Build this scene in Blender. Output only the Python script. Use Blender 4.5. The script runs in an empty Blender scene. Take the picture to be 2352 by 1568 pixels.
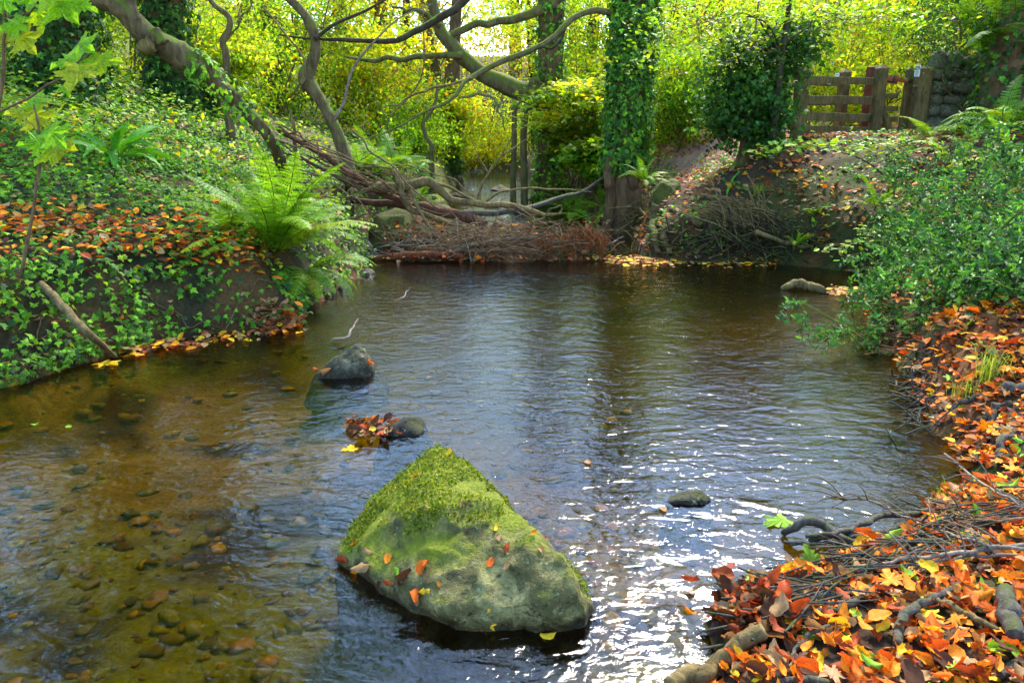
import bpy, bmesh, math, random
import numpy as np
from mathutils import Vector, Matrix

# ------------------------------------------------------------------ camera, sky, sun, exposure
scene = bpy.context.scene
COL = scene.collection
FPX, CU, CV, PITCH, CZ = 1680.0, 1176.0, 784.0, math.radians(16.0), 1.6   # measured on a 2352 px wide copy
cam = bpy.data.cameras.new('camera'); cam_o = bpy.data.objects.new('camera', cam); COL.objects.link(cam_o)
cam.sensor_width = 36.0; cam.lens = 36.0 * FPX / 2352.0; cam.clip_start = 0.05; cam.clip_end = 400
cam_o.location = (0, 0, CZ); cam_o.rotation_euler = (math.radians(90) - PITCH, 0, 0)
scene.camera = cam_o

SUN_AZ, SUN_EL = math.radians(18.0), math.radians(50.0)      # clockwise from +Y, above horizon
world = bpy.data.worlds.new('World'); scene.world = world; world.use_nodes = True
nt = world.node_tree; bg = nt.nodes['Background']
sky = nt.nodes.new('ShaderNodeTexSky'); sky.sky_type = 'NISHITA'; sky.sun_disc = False
sky.sun_elevation = SUN_EL; sky.sun_rotation = SUN_AZ; sky.air_density = 1.2; sky.dust_density = 0.3; sky.ozone_density = 5.0
nt.links.new(sky.outputs[0], bg.inputs[0]); bg.inputs[1].default_value = 0.15
sun = bpy.data.lights.new('sun', 'SUN'); sun.energy = 2.2; sun.angle = math.radians(14); sun.color = (1.0, 0.93, 0.8)
sun_o = bpy.data.objects.new('sun', sun); COL.objects.link(sun_o)
sd = Vector((math.sin(SUN_AZ) * math.cos(SUN_EL), math.cos(SUN_AZ) * math.cos(SUN_EL), math.sin(SUN_EL)))
sun_o.rotation_euler = sd.to_track_quat('Z', 'Y').to_euler(); sun_o.location = (8, 10, 12)
scene.view_settings.view_transform = 'Standard'; scene.view_settings.look = 'None'
scene.view_settings.exposure = 2.6; scene.view_settings.gamma = 1.0
scene.render.engine = 'CYCLES'
cy = scene.cycles
cy.use_denoising = True; cy.max_bounces = 4; cy.diffuse_bounces = 3; cy.glossy_bounces = 2; cy.transmission_bounces = 4
cy.transparent_max_bounces = 4; cy.sample_clamp_indirect = 6.0; cy.caustics_reflective = False; cy.caustics_refractive = False
cy.use_adaptive_sampling = True; cy.adaptive_threshold = 0.04

# ------------------------------------------------------------------ helpers
RG = np.random.default_rng(11); random.seed(5)
cP, sP = math.cos(PITCH), math.sin(PITCH)
def ray(u, v):
    a = (u - CU) / FPX; b = -(v - CV) / FPX
    return np.array([a, cP + b * sP, -sP + b * cP])
def at(u, v, y):
    """world point seen at (u,v) standing y metres ahead"""
    d = ray(u, v); return np.array([0, 0, CZ]) + d * (y / d[1])
def onz(u, v, z=0.0):
    d = ray(u, v); return np.array([0, 0, CZ]) + d * ((z - CZ) / d[2])
def proj(P):
    P = np.asarray(P, float); q = P - np.array([0, 0, CZ])
    dep = q[..., 1] * cP - q[..., 2] * sP; up = q[..., 1] * sP + q[..., 2] * cP
    dd = np.where(dep > 0.05, dep, 0.05)
    return CU + FPX * q[..., 0] / dd, CV - FPX * up / dd, dep

def _h(ix, iy, iz, s):
    h = (ix.astype(np.int64) * 374761393 + iy.astype(np.int64) * 668265263 + iz.astype(np.int64) * 2147483647 + s * 974634777) & 0xffffffff
    h = ((h ^ (h >> 13)) * 1274126177) & 0xffffffff
    h = ((h ^ (h >> 16)) * 2246822519) & 0xffffffff
    return ((h ^ (h >> 15)) & 0xffffff) / float(0xffffff)
def noise3(x, y, z, s=0):
    x, y, z = np.broadcast_arrays(np.asarray(x, float), np.asarray(y, float), np.asarray(z, float))
    xi, yi, zi = np.floor(x), np.floor(y), np.floor(z); fx, fy, fz = x - xi, y - yi, z - zi
    fx, fy, fz = [f * f * (3 - 2 * f) for f in (fx, fy, fz)]; r = 0
    for dx in (0, 1):
        for dy in (0, 1):
            for dz in (0, 1):
                w = (fx if dx else 1 - fx) * (fy if dy else 1 - fy) * (fz if dz else 1 - fz)
                r = r + w * _h(xi + dx, yi + dy, zi + dz, s)
    return r * 2 - 1
def fbm(x, y, z=0.0, o=4, s=0):
    r = 0; a = 1.0; f = 1.0; t = 0
    for k in range(o):
        r = r + a * noise3(np.asarray(x) * f, np.asarray(y) * f, np.asarray(z) * f, s + k); t += a; a *= .5; f *= 2.03
    return r / t
def sst(a, b, x):
    t = np.clip((x - a) / (b - a), 0, 1); return t * t * (3 - 2 * t)

# ---- objects
def mesh_np(name, V, F, mat, col=None, smooth=True):
    V = np.asarray(V, np.float32); me = bpy.data.meshes.new(name)
    Fs = [np.asarray(f, np.int32) for f in (F if isinstance(F, (list, tuple)) else [F])]; Fs = [f for f in Fs if len(f)]
    loops = np.concatenate([f.ravel() for f in Fs]); tot = np.concatenate([np.full(len(f), f.shape[1], np.int32) for f in Fs])
    st = np.concatenate([[0], np.cumsum(tot)[:-1]]).astype(np.int32)
    me.vertices.add(len(V)); me.vertices.foreach_set('co', V.ravel())
    me.loops.add(len(loops)); me.loops.foreach_set('vertex_index', loops)
    me.polygons.add(len(tot)); me.polygons.foreach_set('loop_start', st); me.polygons.foreach_set('loop_total', tot)
    me.polygons.foreach_set('use_smooth', np.full(len(tot), bool(smooth)))
    if col is not None:
        a = me.color_attributes.new('col', 'FLOAT_COLOR', 'POINT')
        c = np.ones((len(V), 4), np.float32); c[:, :3] = col; a.data.foreach_set('color', c.ravel())
    me.update(calc_edges=True); me.validate()
    if mat: me.materials.append(mat)
    return me
def tag(o, label=None, cat=None, group=None, kind=None):
    if label: o['label'] = label
    if cat: o['category'] = cat
    if group: o['group'] = group
    if kind: o['kind'] = kind
    return o
def thing(name, loc, label, cat, group=None):
    o = bpy.data.objects.new(name, None); COL.objects.link(o); o.empty_display_size = 0.1
    o.location = [float(c) for c in loc]; return tag(o, label, cat, group)
def obj(name, V, F, mat, parent=None, col=None, smooth=True, **kw):
    V = np.asarray(V, float)
    if parent is not None:
        p = parent; off = np.zeros(3)
        while p is not None: off += np.array(p.location); p = p.parent
    else:
        off = np.array([V[:, 0].mean(), V[:, 1].mean(), V[:, 2].min()])
    o = bpy.data.objects.new(name, mesh_np(name, V - off, F, mat, col, smooth)); COL.objects.link(o)
    if parent is not None: o.parent = parent
    else: o.location = off
    return tag(o, **kw)
def inst(name, me, M, parent=None, **kw):
    """object of shared mesh data at world matrix M (parent unrotated)"""
    o = bpy.data.objects.new(name, me); COL.objects.link(o)
    M = M.copy()
    if parent is not None:
        p = parent; off = Vector((0, 0, 0))
        while p is not None: off += p.location; p = p.parent
        M.translation = M.translation - off; o.parent = parent
    o.matrix_basis = M; return tag(o, **kw)

class Acc:
    def __init__(s): s.V = []; s.F = {3: [], 4: []}; s.C = []; s.n = 0
    def add(s, V, F, C=None):
        V = np.asarray(V, float)
        for f in (F if isinstance(F, (list, tuple)) else [F]):
            f = np.asarray(f, np.int64)
            if len(f): s.F[f.shape[1]].append(f + s.n)
        s.V.append(V); s.n += len(V)
        C = np.array([.5, .5, .5]) if C is None else np.asarray(C, float)
        s.C.append(np.broadcast_to(C, V.shape))
        return s
    def get(s):
        return np.concatenate(s.V), [np.concatenate(s.F[k]) for k in (3, 4) if s.F[k]], np.concatenate(s.C)
    def build(s, name, mat, parent=None, smooth=True, **kw):
        V, F, C = s.get(); return obj(name, V, F, mat, parent, C, smooth, **kw)

def spline(P, n):
    P = np.asarray(P, float)
    if len(P) < 3: 
        t = np.linspace(0, 1, n)[:, None]; return P[0] * (1 - t) + P[-1] * t
    Q = np.vstack([2 * P[0] - P[1], P, 2 * P[-1] - P[-2]])
    ts = np.linspace(0, len(P) - 1 - 1e-6, n); out = []
    for t in ts:
        i = int(t); f = t - i; a, b, c, d = Q[i:i + 4]
        out.append(.5 * ((2 * b) + (-a + c) * f + (2 * a - 5 * b + 4 * c - d) * f * f + (-a + 3 * b - 3 * c + d) * f ** 3))
    return np.array(out)
def tube(P, r, n=24, sides=10, rough=0.06, seed=0, cap=True, wob=0.0):
    """tapered limb along a smoothed path; r = radii at the path points"""
    r = np.atleast_1d(np.asarray(r, float))
    if len(r) == 1: r = np.array([r[0], r[0]])
    C = spline(P, n); R = np.interp(np.linspace(0, 1, n), np.linspace(0, 1, len(r)), r)
    if wob:
        s = np.arange(n) * 0.37
        C = C + wob * np.stack([noise3(s, 0, 0, seed), noise3(s, 9, 0, seed), noise3(s, 0, 9, seed)], 1) * np.sin(np.linspace(0, math.pi, n))[:, None]
    T = np.gradient(C, axis=0); T /= np.linalg.norm(T, axis=1)[:, None] + 1e-9
    a = np.array([0, 0, 1.0]) if abs(T[0][2]) < .8 else np.array([1.0, 0, 0])
    N = np.empty_like(C); u = a - T[0] * a.dot(T[0]); u /= np.linalg.norm(u); N[0] = u
    for i in range(1, n):
        u = N[i - 1] - T[i] * N[i - 1].dot(T[i]); N[i] = u / (np.linalg.norm(u) + 1e-9)
    B = np.cross(T, N); th = np.linspace(0, 2 * math.pi, sides, endpoint=False)
    ring = np.cos(th)[None, :, None] * N[:, None] + np.sin(th)[None, :, None] * B[:, None]
    P0 = C[:, None] + ring * R[:, None, None]
    if rough:
        fr = 0.9 / max(R.mean(), .004)
        k = 1 + rough * fbm(P0[..., 0] * fr, P0[..., 1] * fr, P0[..., 2] * fr * .45, 3, seed) * 1.8
        P0 = C[:, None] + ring * (R[:, None] * k)[..., None]
    V = P0.reshape(-1, 3); i = np.arange(n - 1)[:, None] * sides; j = np.arange(sides)[None]; j2 = (j + 1) % sides
    F = np.stack([i + j, i + j2, i + sides + j2, i + sides + j], -1).reshape(-1, 4); Fs = [F]
    if cap:
        V = np.vstack([V, C[0] - T[0] * R[0] * .15, C[-1] + T[-1] * R[-1] * .15]); m = n * sides; jj = np.arange(sides); kk = (jj + 1) % sides
        Fs.append(np.concatenate([np.stack([np.full(sides, m), kk, jj], 1), np.stack([np.full(sides, m + 1), (n - 1) * sides + jj, (n - 1) * sides + kk], 1)]))
    return V, Fs
def rotz(a): c, s = math.cos(a), math.sin(a); return np.array([[c, -s, 0], [s, c, 0], [0, 0, 1]])
def unit(v): return v / (np.linalg.norm(v, axis=-1, keepdims=True) + 1e-9)
def gauss(n, s=1.0): return RG.normal(0, s, (n, 3))
def pal(n, cols, w=None, jit=.18):
    c = np.asarray(cols, float); p = None if w is None else np.asarray(w, float) / np.sum(w)
    k = RG.choice(len(c), n, p=p); return np.clip(c[k] * (1 + RG.normal(0, jit, (n, 1))) * (1 + RG.normal(0, jit * .35, (n, 3))), 0.002, .9)

# ---- leaf shapes: x = length 0..1, y = half width, z = up
def fan(out, mid): 
    V = np.array([mid] + out, float); n = len(out); i = np.arange(n); return V, np.stack([np.zeros(n, int), i + 1, (i + 1) % n + 1], 1)
def mir(h, tip, base): return [base] + h + [tip] + [(x, -y, z) for x, y, z in h[::-1]]
L_DIA = (np.array([(0, 0, 0), (.45, .27, .07), (1, 0, -.06), (.45, -.27, .07)], float), np.array([(0, 2, 1), (0, 3, 2)]))
L_OVAL = fan(mir([(.2, .23, .04), (.5, .31, .06), (.8, .19, .0)], (1, 0, -.08), (0, 0, 0)), (.5, 0, -.02))
L_IVY = fan(mir([(-.12, .3, -.02), (.12, .3, .04), (.25, .52, -.05), (.48, .22, .04)], (1, 0, -.1), (.0, 0, .03)), (.28, 0, .05))
L_IVY3 = fan(mir([(.02, .38, -.03), (.5, .26, .04)], (1, 0, -.1), (.0, 0, .02)), (.35, 0, .05))
L_HOL = fan(mir([(.16, .2, .1), (.3, .1, 0), (.45, .3, .13), (.58, .11, 0), (.76, .22, .1)], (1, 0, -.1), (0, 0, 0)), (.5, 0, -.06))
def maple():
    h = [(-.16, .16), (-.1, .3), (-.22, .44), (.0, .42), (.12, .26), (.2, .42), (.22, .66), (.36, .5), (.5, .6), (.44, .34), (.42, .2), (.6, .3), (.62, .14), (.82, .16)]
    h = [(x, y, .05 * math.sin(9 * x + 5 * y) - .1 * y) for x, y in h]
    return fan(mir(h, (1.0, 0, -.1), (-.02, 0, 0)), (.12, 0, .03))
L_MAP = maple()
def place(T, P, X, N, S, C, acc, W=None):
    V0, F0 = T; N = unit(N); X = unit(X - N * (X * N).sum(1, keepdims=True)); B = np.cross(N, X)
    S = np.broadcast_to(S, (len(P),)); W = S if W is None else W
    V = P[:, None] + (V0[None, :, 0, None] * X[:, None] + V0[None, :, 2, None] * N[:, None]) * S[:, None, None] + V0[None, :, 1, None] * B[:, None] * W[:, None, None]
    k = len(V0); F = F0[None] + (np.arange(len(P)) * k)[:, None, None]
    acc.add(V.reshape(-1, 3), F.reshape(-1, F0.shape[1]), np.repeat(C, k, 0) if np.ndim(C) == 2 else C)
def leafmat(P, X, N, s):
    N = Vector(N).normalized(); X = Vector(X); X = (X - N * X.dot(N)).normalized(); B = N.cross(X)
    return Matrix(((X.x * s, B.x * s, N.x * s, P[0]), (X.y * s, B.y * s, N.y * s, P[1]), (X.z * s, B.z * s, N.z * s, P[2]), (0, 0, 0, 1)))

# ------------------------------------------------------------------ materials
MATS = {}
class NT:
    def __init__(s, name):
        s.m = bpy.data.materials.new(name); s.m.use_nodes = True; s.t = s.m.node_tree; s.t.nodes.clear()
        s.out = s.n('ShaderNodeOutputMaterial'); MATS[name] = s.m
    def n(s, typ, ins=None, **kw):
        nd = s.t.nodes.new(typ)
        for k, v in kw.items(): setattr(nd, k, v)
        for k, v in (ins or {}).items():
            if isinstance(v, bpy.types.NodeSocket): s.t.links.new(v, nd.inputs[k])
            else: nd.inputs[k].default_value = v
        return nd
    def co(s): return s.n('ShaderNodeTexCoord').outputs['Object']
    def noise(s, scale, detail=4, rough=.55, vec=None, dist=0.0):
        i = {'Scale': scale, 'Detail': detail, 'Roughness': rough, 'Distortion': dist}
        if vec is not None: i['Vector'] = vec
        return s.n('ShaderNodeTexNoise', i).outputs['Fac']
    def ramp(s, fac, stops):
        r = s.n('ShaderNodeValToRGB', {'Fac': fac}); e = r.color_ramp.elements
        while len(e) < len(stops): e.new(.5)
        for k, (p, c) in enumerate(stops): e[k].position = p; e[k].color = (*c, 1) if len(c) == 3 else c
        return r.outputs['Color']
    def mix(s, f, a, b, mode='MIX'):
        x = s.n('ShaderNodeMix', data_type='RGBA', blend_type=mode)
        for k, v in ((0, f), (6, a), (7, b)):
            if isinstance(v, bpy.types.NodeSocket): s.t.links.new(v, x.inputs[k])
            else: x.inputs[k].default_value = v if k == 0 else (*v, 1)
        return x.outputs[2]
    def math(s, op, a, b=0.0, clamp=False):
        x = s.n('ShaderNodeMath', operation=op, use_clamp=clamp)
        for k, v in ((0, a), (1, b)):
            if isinstance(v, bpy.types.NodeSocket): s.t.links.new(v, x.inputs[k])
            else: x.inputs[k].default_value = v
        return x.outputs[0]
    def bump(s, h, st=.5, d=.02, normal=None):
        i = {'Height': h, 'Strength': st, 'Distance': d}
        if normal is not None: i['Normal'] = normal
        return s.n('ShaderNodeBump', i).outputs['Normal']
    def bsdf(s, col, rough=.8, spec=.3, normal=None):
        i = {'Base Color': col if isinstance(col, bpy.types.NodeSocket) else (*col, 1), 'Roughness': rough, 'Specular IOR Level': spec}
        if normal is not None: i['Normal'] = normal
        return s.n('ShaderNodeBsdfPrincipled', i).outputs[0]
    def done(s, sh): s.t.links.new(sh, s.out.inputs['Surface']); return s.m
    def up(s): return s.n('ShaderNodeSeparateXYZ', {0: s.n('ShaderNodeNewGeometry').outputs['Normal']}).outputs[2]

def leaf_mat(name, trans=.4, rough=.45, spec=.4, tint=(1.25, 1.15, .5), sc=60.0, spots=0.0, bumpy=False, gain=1.0):
    k = NT(name); c = k.n('ShaderNodeVertexColor', layer_name='col').outputs[0]
    f = k.noise(sc, 2, .6, k.co()); c2 = k.mix(1.0, c, k.ramp(f, [(.3, (.5 * gain,) * 3), (.7, (1.0 * gain,) * 3)]), 'MULTIPLY')
    if spots: c2 = k.mix(k.ramp(k.noise(sc * .35, 2, .5, k.co()), [(.62, (0, 0, 0)), (.68, (spots,) * 3)]), c2, (.05, .02, .006))
    p = k.bsdf(c2, rough, spec, k.bump(f, .25, .004) if bumpy else None); tc = k.mix(1.0, c2, tint, 'MULTIPLY')
    t = k.n('ShaderNodeBsdfTranslucent', {'Color': tc}).outputs[0]
    return k.done(k.n('ShaderNodeMixShader', {0: trans, 1: p, 2: t}).outputs[0])
M_LEAF = leaf_mat('leaf_green', .5, .5, .25, gain=1.5)
M_FAR = leaf_mat('leaf_canopy', .6, .6, .15, (1.3, 1.25, .45), 8, gain=1.45)
M_IVY = leaf_mat('leaf_ivy', .35, .55, .2, (1.2, 1.2, .4), 40, gain=1.6)
M_HOLLY = leaf_mat('leaf_holly', .35, .5, .25, (1.1, 1.2, .5), 40, gain=1.15)
M_DRY = leaf_mat('leaf_fallen', .22, .6, .15, (1.3, .9, .4), 45, .6, True, gain=1.35)
M_MAPLE = leaf_mat('leaf_maple', .6, .5, .3, (1.2, 1.15, .4), 14, .3, True, gain=1.5)

def bark_mat(name, a, b, moss=0.0, scale=18.0, mosscol=(.10, .15, .008), stretch=.25, rough=.85, mossat=.25):
    k = NT(name); co = k.co(); v = k.n('ShaderNodeMapping', {'Vector': co, 'Scale': (1, 1, stretch)}).outputs[0]
    f = k.noise(scale, 6, .65, v, .6); g = k.noise(scale * .22, 3, .5, co)
    c = k.ramp(f, [(.3, a), (.68, b)]); c = k.mix(k.ramp(g, [(.45, (0, 0, 0)), (.7, (.45,) * 3)]), c, tuple(x * .4 for x in a))
    h = f
    if moss:
        mf = k.math('ADD', k.math('MULTIPLY', k.up(), .33), k.math('MULTIPLY', k.noise(scale * .4, 5, .6, co), 1.0))
        m = k.ramp(mf, [(mossat + .55 - .25 * moss, (0, 0, 0)), (mossat + .75 - .25 * moss, (1, 1, 1))])
        mc = k.mix(k.noise(scale * 5, 2, .5, co), tuple(x * .45 for x in mosscol), tuple(x * 1.6 for x in mosscol)); c = k.mix(m, c, mc)
        h = k.math('ADD', f, k.math('MULTIPLY', k.noise(scale * 6, 3, .6, co), .5))
    return k.done(k.bsdf(c, rough, .2, k.bump(h, 1.0, .024 * 18 / scale)))
M_BARK = bark_mat('bark_grey_brown', (.05, .034, .014), (.21, .145, .065), .9, 16)
M_BARK_MOSS = bark_mat('bark_mossy', (.07, .055, .02), (.20, .16, .07), 1.2, 12, (.10, .12, .007))
M_BARK_DARK = bark_mat('bark_dark', (.022, .016, .008), (.085, .06, .03), .6, 20)
M_BARK_RED = bark_mat('bark_red_brown', (.05, .018, .008), (.17, .075, .035), 0, 26)
M_BARK_TAN = bark_mat('bark_olive_tan', (.07, .045, .012), (.25, .17, .06), 0, 26)
M_BARK_IVY = bark_mat('bark_under_ivy', (.06, .03, .012), (.22, .13, .06), .9, 14, (.07, .09, .01))
M_STICK = bark_mat('stick_wet_grey', (.03, .025, .018), (.15, .125, .09), .3, 40, (.06, .075, .01))
M_STICK_PALE = bark_mat('stick_pale_grey', (.10, .075, .05), (.33, .26, .18), 0, 50)
M_TWIG = bark_mat('twig_brown', (.07, .038, .016), (.24, .14, .06), 0, 60)
M_TWIG_GREEN = bark_mat('twig_green', (.06, .09, .01), (.16, .2, .03), 0, 60)
M_PLANK = bark_mat('wood_red_rotten', (.05, .012, .004), (.24, .07, .02), 0, 30, stretch=1)
M_POST = bark_mat('timber_weathered', (.06, .042, .012), (.19, .135, .045), .6, 22, (.075, .085, .01))
M_POST_RED = bark_mat('timber_red_brown', (.07, .022, .012), (.17, .06, .03), 0, 22)
# ------------------------------------------------------------------ terrain
W = lambda u, v: tuple(onz(u, v, 0.0)[:2])
LEFT = [(-7, -6), (-7, 1.5), (-5.0, 3.4)] + [W(*p) for p in [(0, 895), (70, 870), (180, 838), (280, 813), (450, 772), (560, 765), (690, 752), (712, 705), (760, 672), (850, 640), (832, 606), (838, 575), (880, 548), (960, 520), (985, 482), (1030, 440), (1060, 415), (1078, 400)]] + [(-2.6, 36), (-4.5, 42), (-9, 47)]
RIGHT = [(-7, 50), (-2.2, 43), (-0.6, 36)] + [W(*p) for p in [(1168, 400), (1215, 425), (1260, 450), (1310, 480), (1370, 505), (1430, 525), (1462, 560), (1482, 590), (1568, 603), (1768, 606), (1935, 622), (2030, 640), (1992, 690), (2012, 789), (2048, 812), (2088, 915), (2131, 956), (2205, 1114), (2187, 1187), (2041, 1258), (1987, 1280), (1932, 1318), (1823, 1362), (1677, 1382), (1606, 1405), (1640, 1480), (1585, 1540)]] + [(0.42, 1.5), (0.3, 0.8), (0.3, -6)]
LEFT = np.array(LEFT); RIGHT = np.array(RIGHT); POLY = np.vstack([LEFT, RIGHT])
def dseg(x, y, C, closed=False):
    d = np.full(x.shape, 1e9); n = len(C)
    for i in range(n if closed else n - 1):
        ax, ay = C[i]; bx, by = C[(i + 1) % n]; ex, ey = bx - ax, by - ay
        t = np.clip(((x - ax) * ex + (y - ay) * ey) / (ex * ex + ey * ey + 1e-12), 0, 1)
        d = np.minimum(d, np.hypot(x - ax - t * ex, y - ay - t * ey))
    return d
def inside(x, y, C):
    r = np.zeros(x.shape, bool); n = len(C)
    for i in range(n):
        ax, ay = C[i]; bx, by = C[(i + 1) % n]
        if ay == by: continue
        r ^= ((ay > y) != (by > y)) & (x < (bx - ax) * (y - ay) / (by - ay) + ax)
    return r
def land(x, y):
    x, y = np.broadcast_arrays(np.asarray(x, float), np.asarray(y, float))
    wx = x + .10 * noise3(x * 1.7, y * 1.7, 3.0, 5) + .04 * noise3(x * 5, y * 5, 1.0, 6); wy = y + .10 * noise3(x * 1.7, y * 1.7, 8.0, 7) + .04 * noise3(x * 5, y * 5, 4.0, 8)
    dl, dr = dseg(wx, wy, LEFT), dseg(wx, wy, RIGHT); ins = inside(wx, wy, POLY)
    return np.minimum(dl, dr), dl, dr, ins
def H(x, y, full=False):
    x, y = np.broadcast_arrays(np.asarray(x, float), np.asarray(y, float))
    d, dl, dr, ins = land(x, y)
    steep = .62 - .12 * sst(5, 8, y) + .25 * sst(9, 12, y)
    hl = steep * sst(0, .42, d) + .33 * np.clip(d - .15, 0, 4.6) + .16 * np.clip(d - 4.6, 0, 60)
    a = .10 * sst(0, .14, d) + .16 * np.clip(d, 0, 9)
    b = .28 * sst(0, .3, d) + .5 * np.clip(d, 0, 2.8) + .3 * np.clip(d - 2.8, 0, 60)
    c = .42 * sst(0, .4, d) + .42 * np.clip(d, 0, 2.6) + .10 * np.clip(d - 7, 0, 60)
    wb = sst(2.9, 4.3, y); wc = sst(7.6, 9.4, y)
    hr = a * (1 - wb) + b * wb; hr = hr * (1 - wc) + c * wc
    hr = hr + wc * .55 * np.clip(x - 7.0 - .0 * y, 0, 6) * sst(14.5, 11.5, y) + .2 * wc * np.clip(x - 9, 0, 30)
    wl = 1 / (1 + np.exp(np.clip((dl - dr) / .25, -30, 30)))
    h = hl * wl + hr * (1 - wl)
    h = h + sst(28, 55, y) * 5.0 + .25 * np.clip(np.abs(x) - 12, 0, 40) * sst(14, 24, y)
    h = h + (.07 * fbm(x * 1.1, y * 1.1, 0, 4, 21) + .03 * fbm(x * 4.5, y * 4.5, 0, 3, 31)) * sst(0.02, .5, d)
    # earth mound of the right bank in front of the gate
    h = h + sst(.1, .5, d) * (1 - wl) * .10 * np.abs(noise3(x * 2.6, y * 2.6, 0, 71)) * wc
    bed = -.05 - .30 * sst(0, 1.1, d) + .05 * fbm(x * 2.2, y * 2.2, 0, 4, 41) + .02 * fbm(x * 9, y * 9, 0, 2, 43)
    z = np.where(ins, np.minimum(bed, -.03), np.maximum(h, .006))
    return (z, d, wl, ins) if full else z
GX = GY = GZ = None
def Hq(x, y):
    """terrain height looked up on the finished grid (fast)"""
    x, y = np.asarray(x, float), np.asarray(y, float); i = np.clip(np.searchsorted(GX, x) - 1, 0, len(GX) - 2); j = np.clip(np.searchsorted(GY, y) - 1, 0, len(GY) - 2)
    a = np.clip((x - GX[i]) / (GX[i + 1] - GX[i]), 0, 1); b = np.clip((y - GY[j]) / (GY[j + 1] - GY[j]), 0, 1)
    return (GZ[j, i] * (1 - a) + GZ[j, i + 1] * a) * (1 - b) + (GZ[j + 1, i] * (1 - a) + GZ[j + 1, i + 1] * a) * b
def ground_hit(u, v, zmin=None, far=60):
    """first terrain (or water) point on the view ray"""
    d = ray(u, v); t = np.concatenate([np.linspace(1.2, 20, 700), np.linspace(20, far, 300)])
    P = np.array([0, 0, CZ]) + t[:, None] * d; h = np.maximum(Hq(P[:, 0], P[:, 1]), 0.0); k = np.nonzero(P[:, 2] <= h)[0]
    i = k[0] if len(k) else len(t) - 1
    return np.array([P[i, 0], P[i, 1], h[i]])
def ground_hits(UV): return np.array([ground_hit(*p) for p in UV])

def warp(n, lo, mid, hi, k):
    t = np.linspace(-1, 1, n); s = np.sinh(k * t) / math.sinh(k); return np.where(s < 0, mid + s * (mid - lo), mid + s * (hi - mid))
gx = warp(350, -60, 0.2, 60, 3.0); gy = warp(430, -22, 5.0, 90, 3.2)
X, Y = np.meshgrid(gx, gy); Z, D, WL, INS = H(X, Y, True); GX, GY, GZ = gx, gy, Z
col = np.empty(X.shape + (3,))
n1 = fbm(X * 2.3, Y * 2.3, 0, 4, 51)[..., None]; n2 = fbm(X * .7, Y * .7, 0, 3, 52)[..., None]; n3 = fbm(X * 9, Y * 9, 0, 3, 53)[..., None]
soil = np.array([.032, .020, .009]) * (1 + .6 * n3); litter = np.array([.11, .042, .014]) * (1 + .5 * n3); moss = np.array([.035, .045, .005]) * (1 + .5 * n3)
col[:] = soil + (litter - soil) * sst(-.15, .3, n1)
mw = sst(.0, .35, fbm(X * 1.4, Y * 1.4, 0, 3, 55))[..., None] * (1 - WL[..., None]); col += (moss - col) * mw * .8
pw = (sst(11.6, 13.2, Y) * sst(2, 4, X) * sst(26, 16, Y))[..., None] * (1 - WL[..., None]); col += (np.array([.42, .22, .15]) * (1 + .3 * n3) - col) * pw
mg = np.exp(-((X - 4.35) ** 2 / .5 + (Y - 10.0) ** 2 / .5))[..., None]; col += (np.array([.035, .036, .006]) * (1 + .6 * n3) - col) * np.clip(mg * 1.2, 0, .9)
lb = WL[..., None] * sst(.02, .3, D)[..., None] * (1 - sst(12, 16, Y))[..., None]; col += (np.array([.022, .03, .008]) * (1 + .6 * n3) + np.array([.06, .02, .005]) * sst(.0, .3, n1) - col) * lb * .85
lg = sst(13, 18, Y)[..., None] * WL[..., None]; col += (np.array([.09, .11, .02]) - col) * lg * .7
bedc = np.array([.27, .19, .010]) * (1 + .35 * n3) ; bedg = np.array([.20, .21, .008]) * (1 + .4 * n3); bedd = np.array([.05, .028, .006]) * (1 + .5 * n3)
bw = bedc + (bedg - bedc) * sst(-.1, .3, n2); bw = bw + (bedd - bw) * sst(.05, .4, n1)
deep = sst(3.1, 4.9, Y + 1.3 * np.clip(X, -1.3, 2.5))[..., None]; bw = bw + (np.array([.045, .036, .008]) - bw) * deep * .85  # silt tone, darkened to stand in for light lost in deeper, murkier water
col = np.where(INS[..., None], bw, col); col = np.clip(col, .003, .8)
ny, nx = X.shape; i = np.arange(ny - 1)[:, None] * nx + np.arange(nx - 1)[None]
F = np.stack([i, i + 1, i + nx + 1, i + nx], -1).reshape(-1, 4)
k = NT('ground_soil'); c = k.n('ShaderNodeVertexColor', layer_name='col').outputs[0]; co = k.co()
f = k.noise(38, 6, .7, co); g = k.noise(11, 3, .6, co)
c = k.mix(1.0, c, k.ramp(f, [(.3, (.45,) * 3), (.7, (1.5,) * 3)]), 'MULTIPLY')
M_GROUND = k.done(k.bsdf(c, .9, .2, k.bump(k.math('ADD', f, g), .7, .02)))
obj('ground', np.stack([X, Y, Z], -1).reshape(-1, 3), F, M_GROUND, None, col.reshape(-1, 3), kind='structure', label='earth banks and stony bed of the stream', cat='ground')

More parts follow.
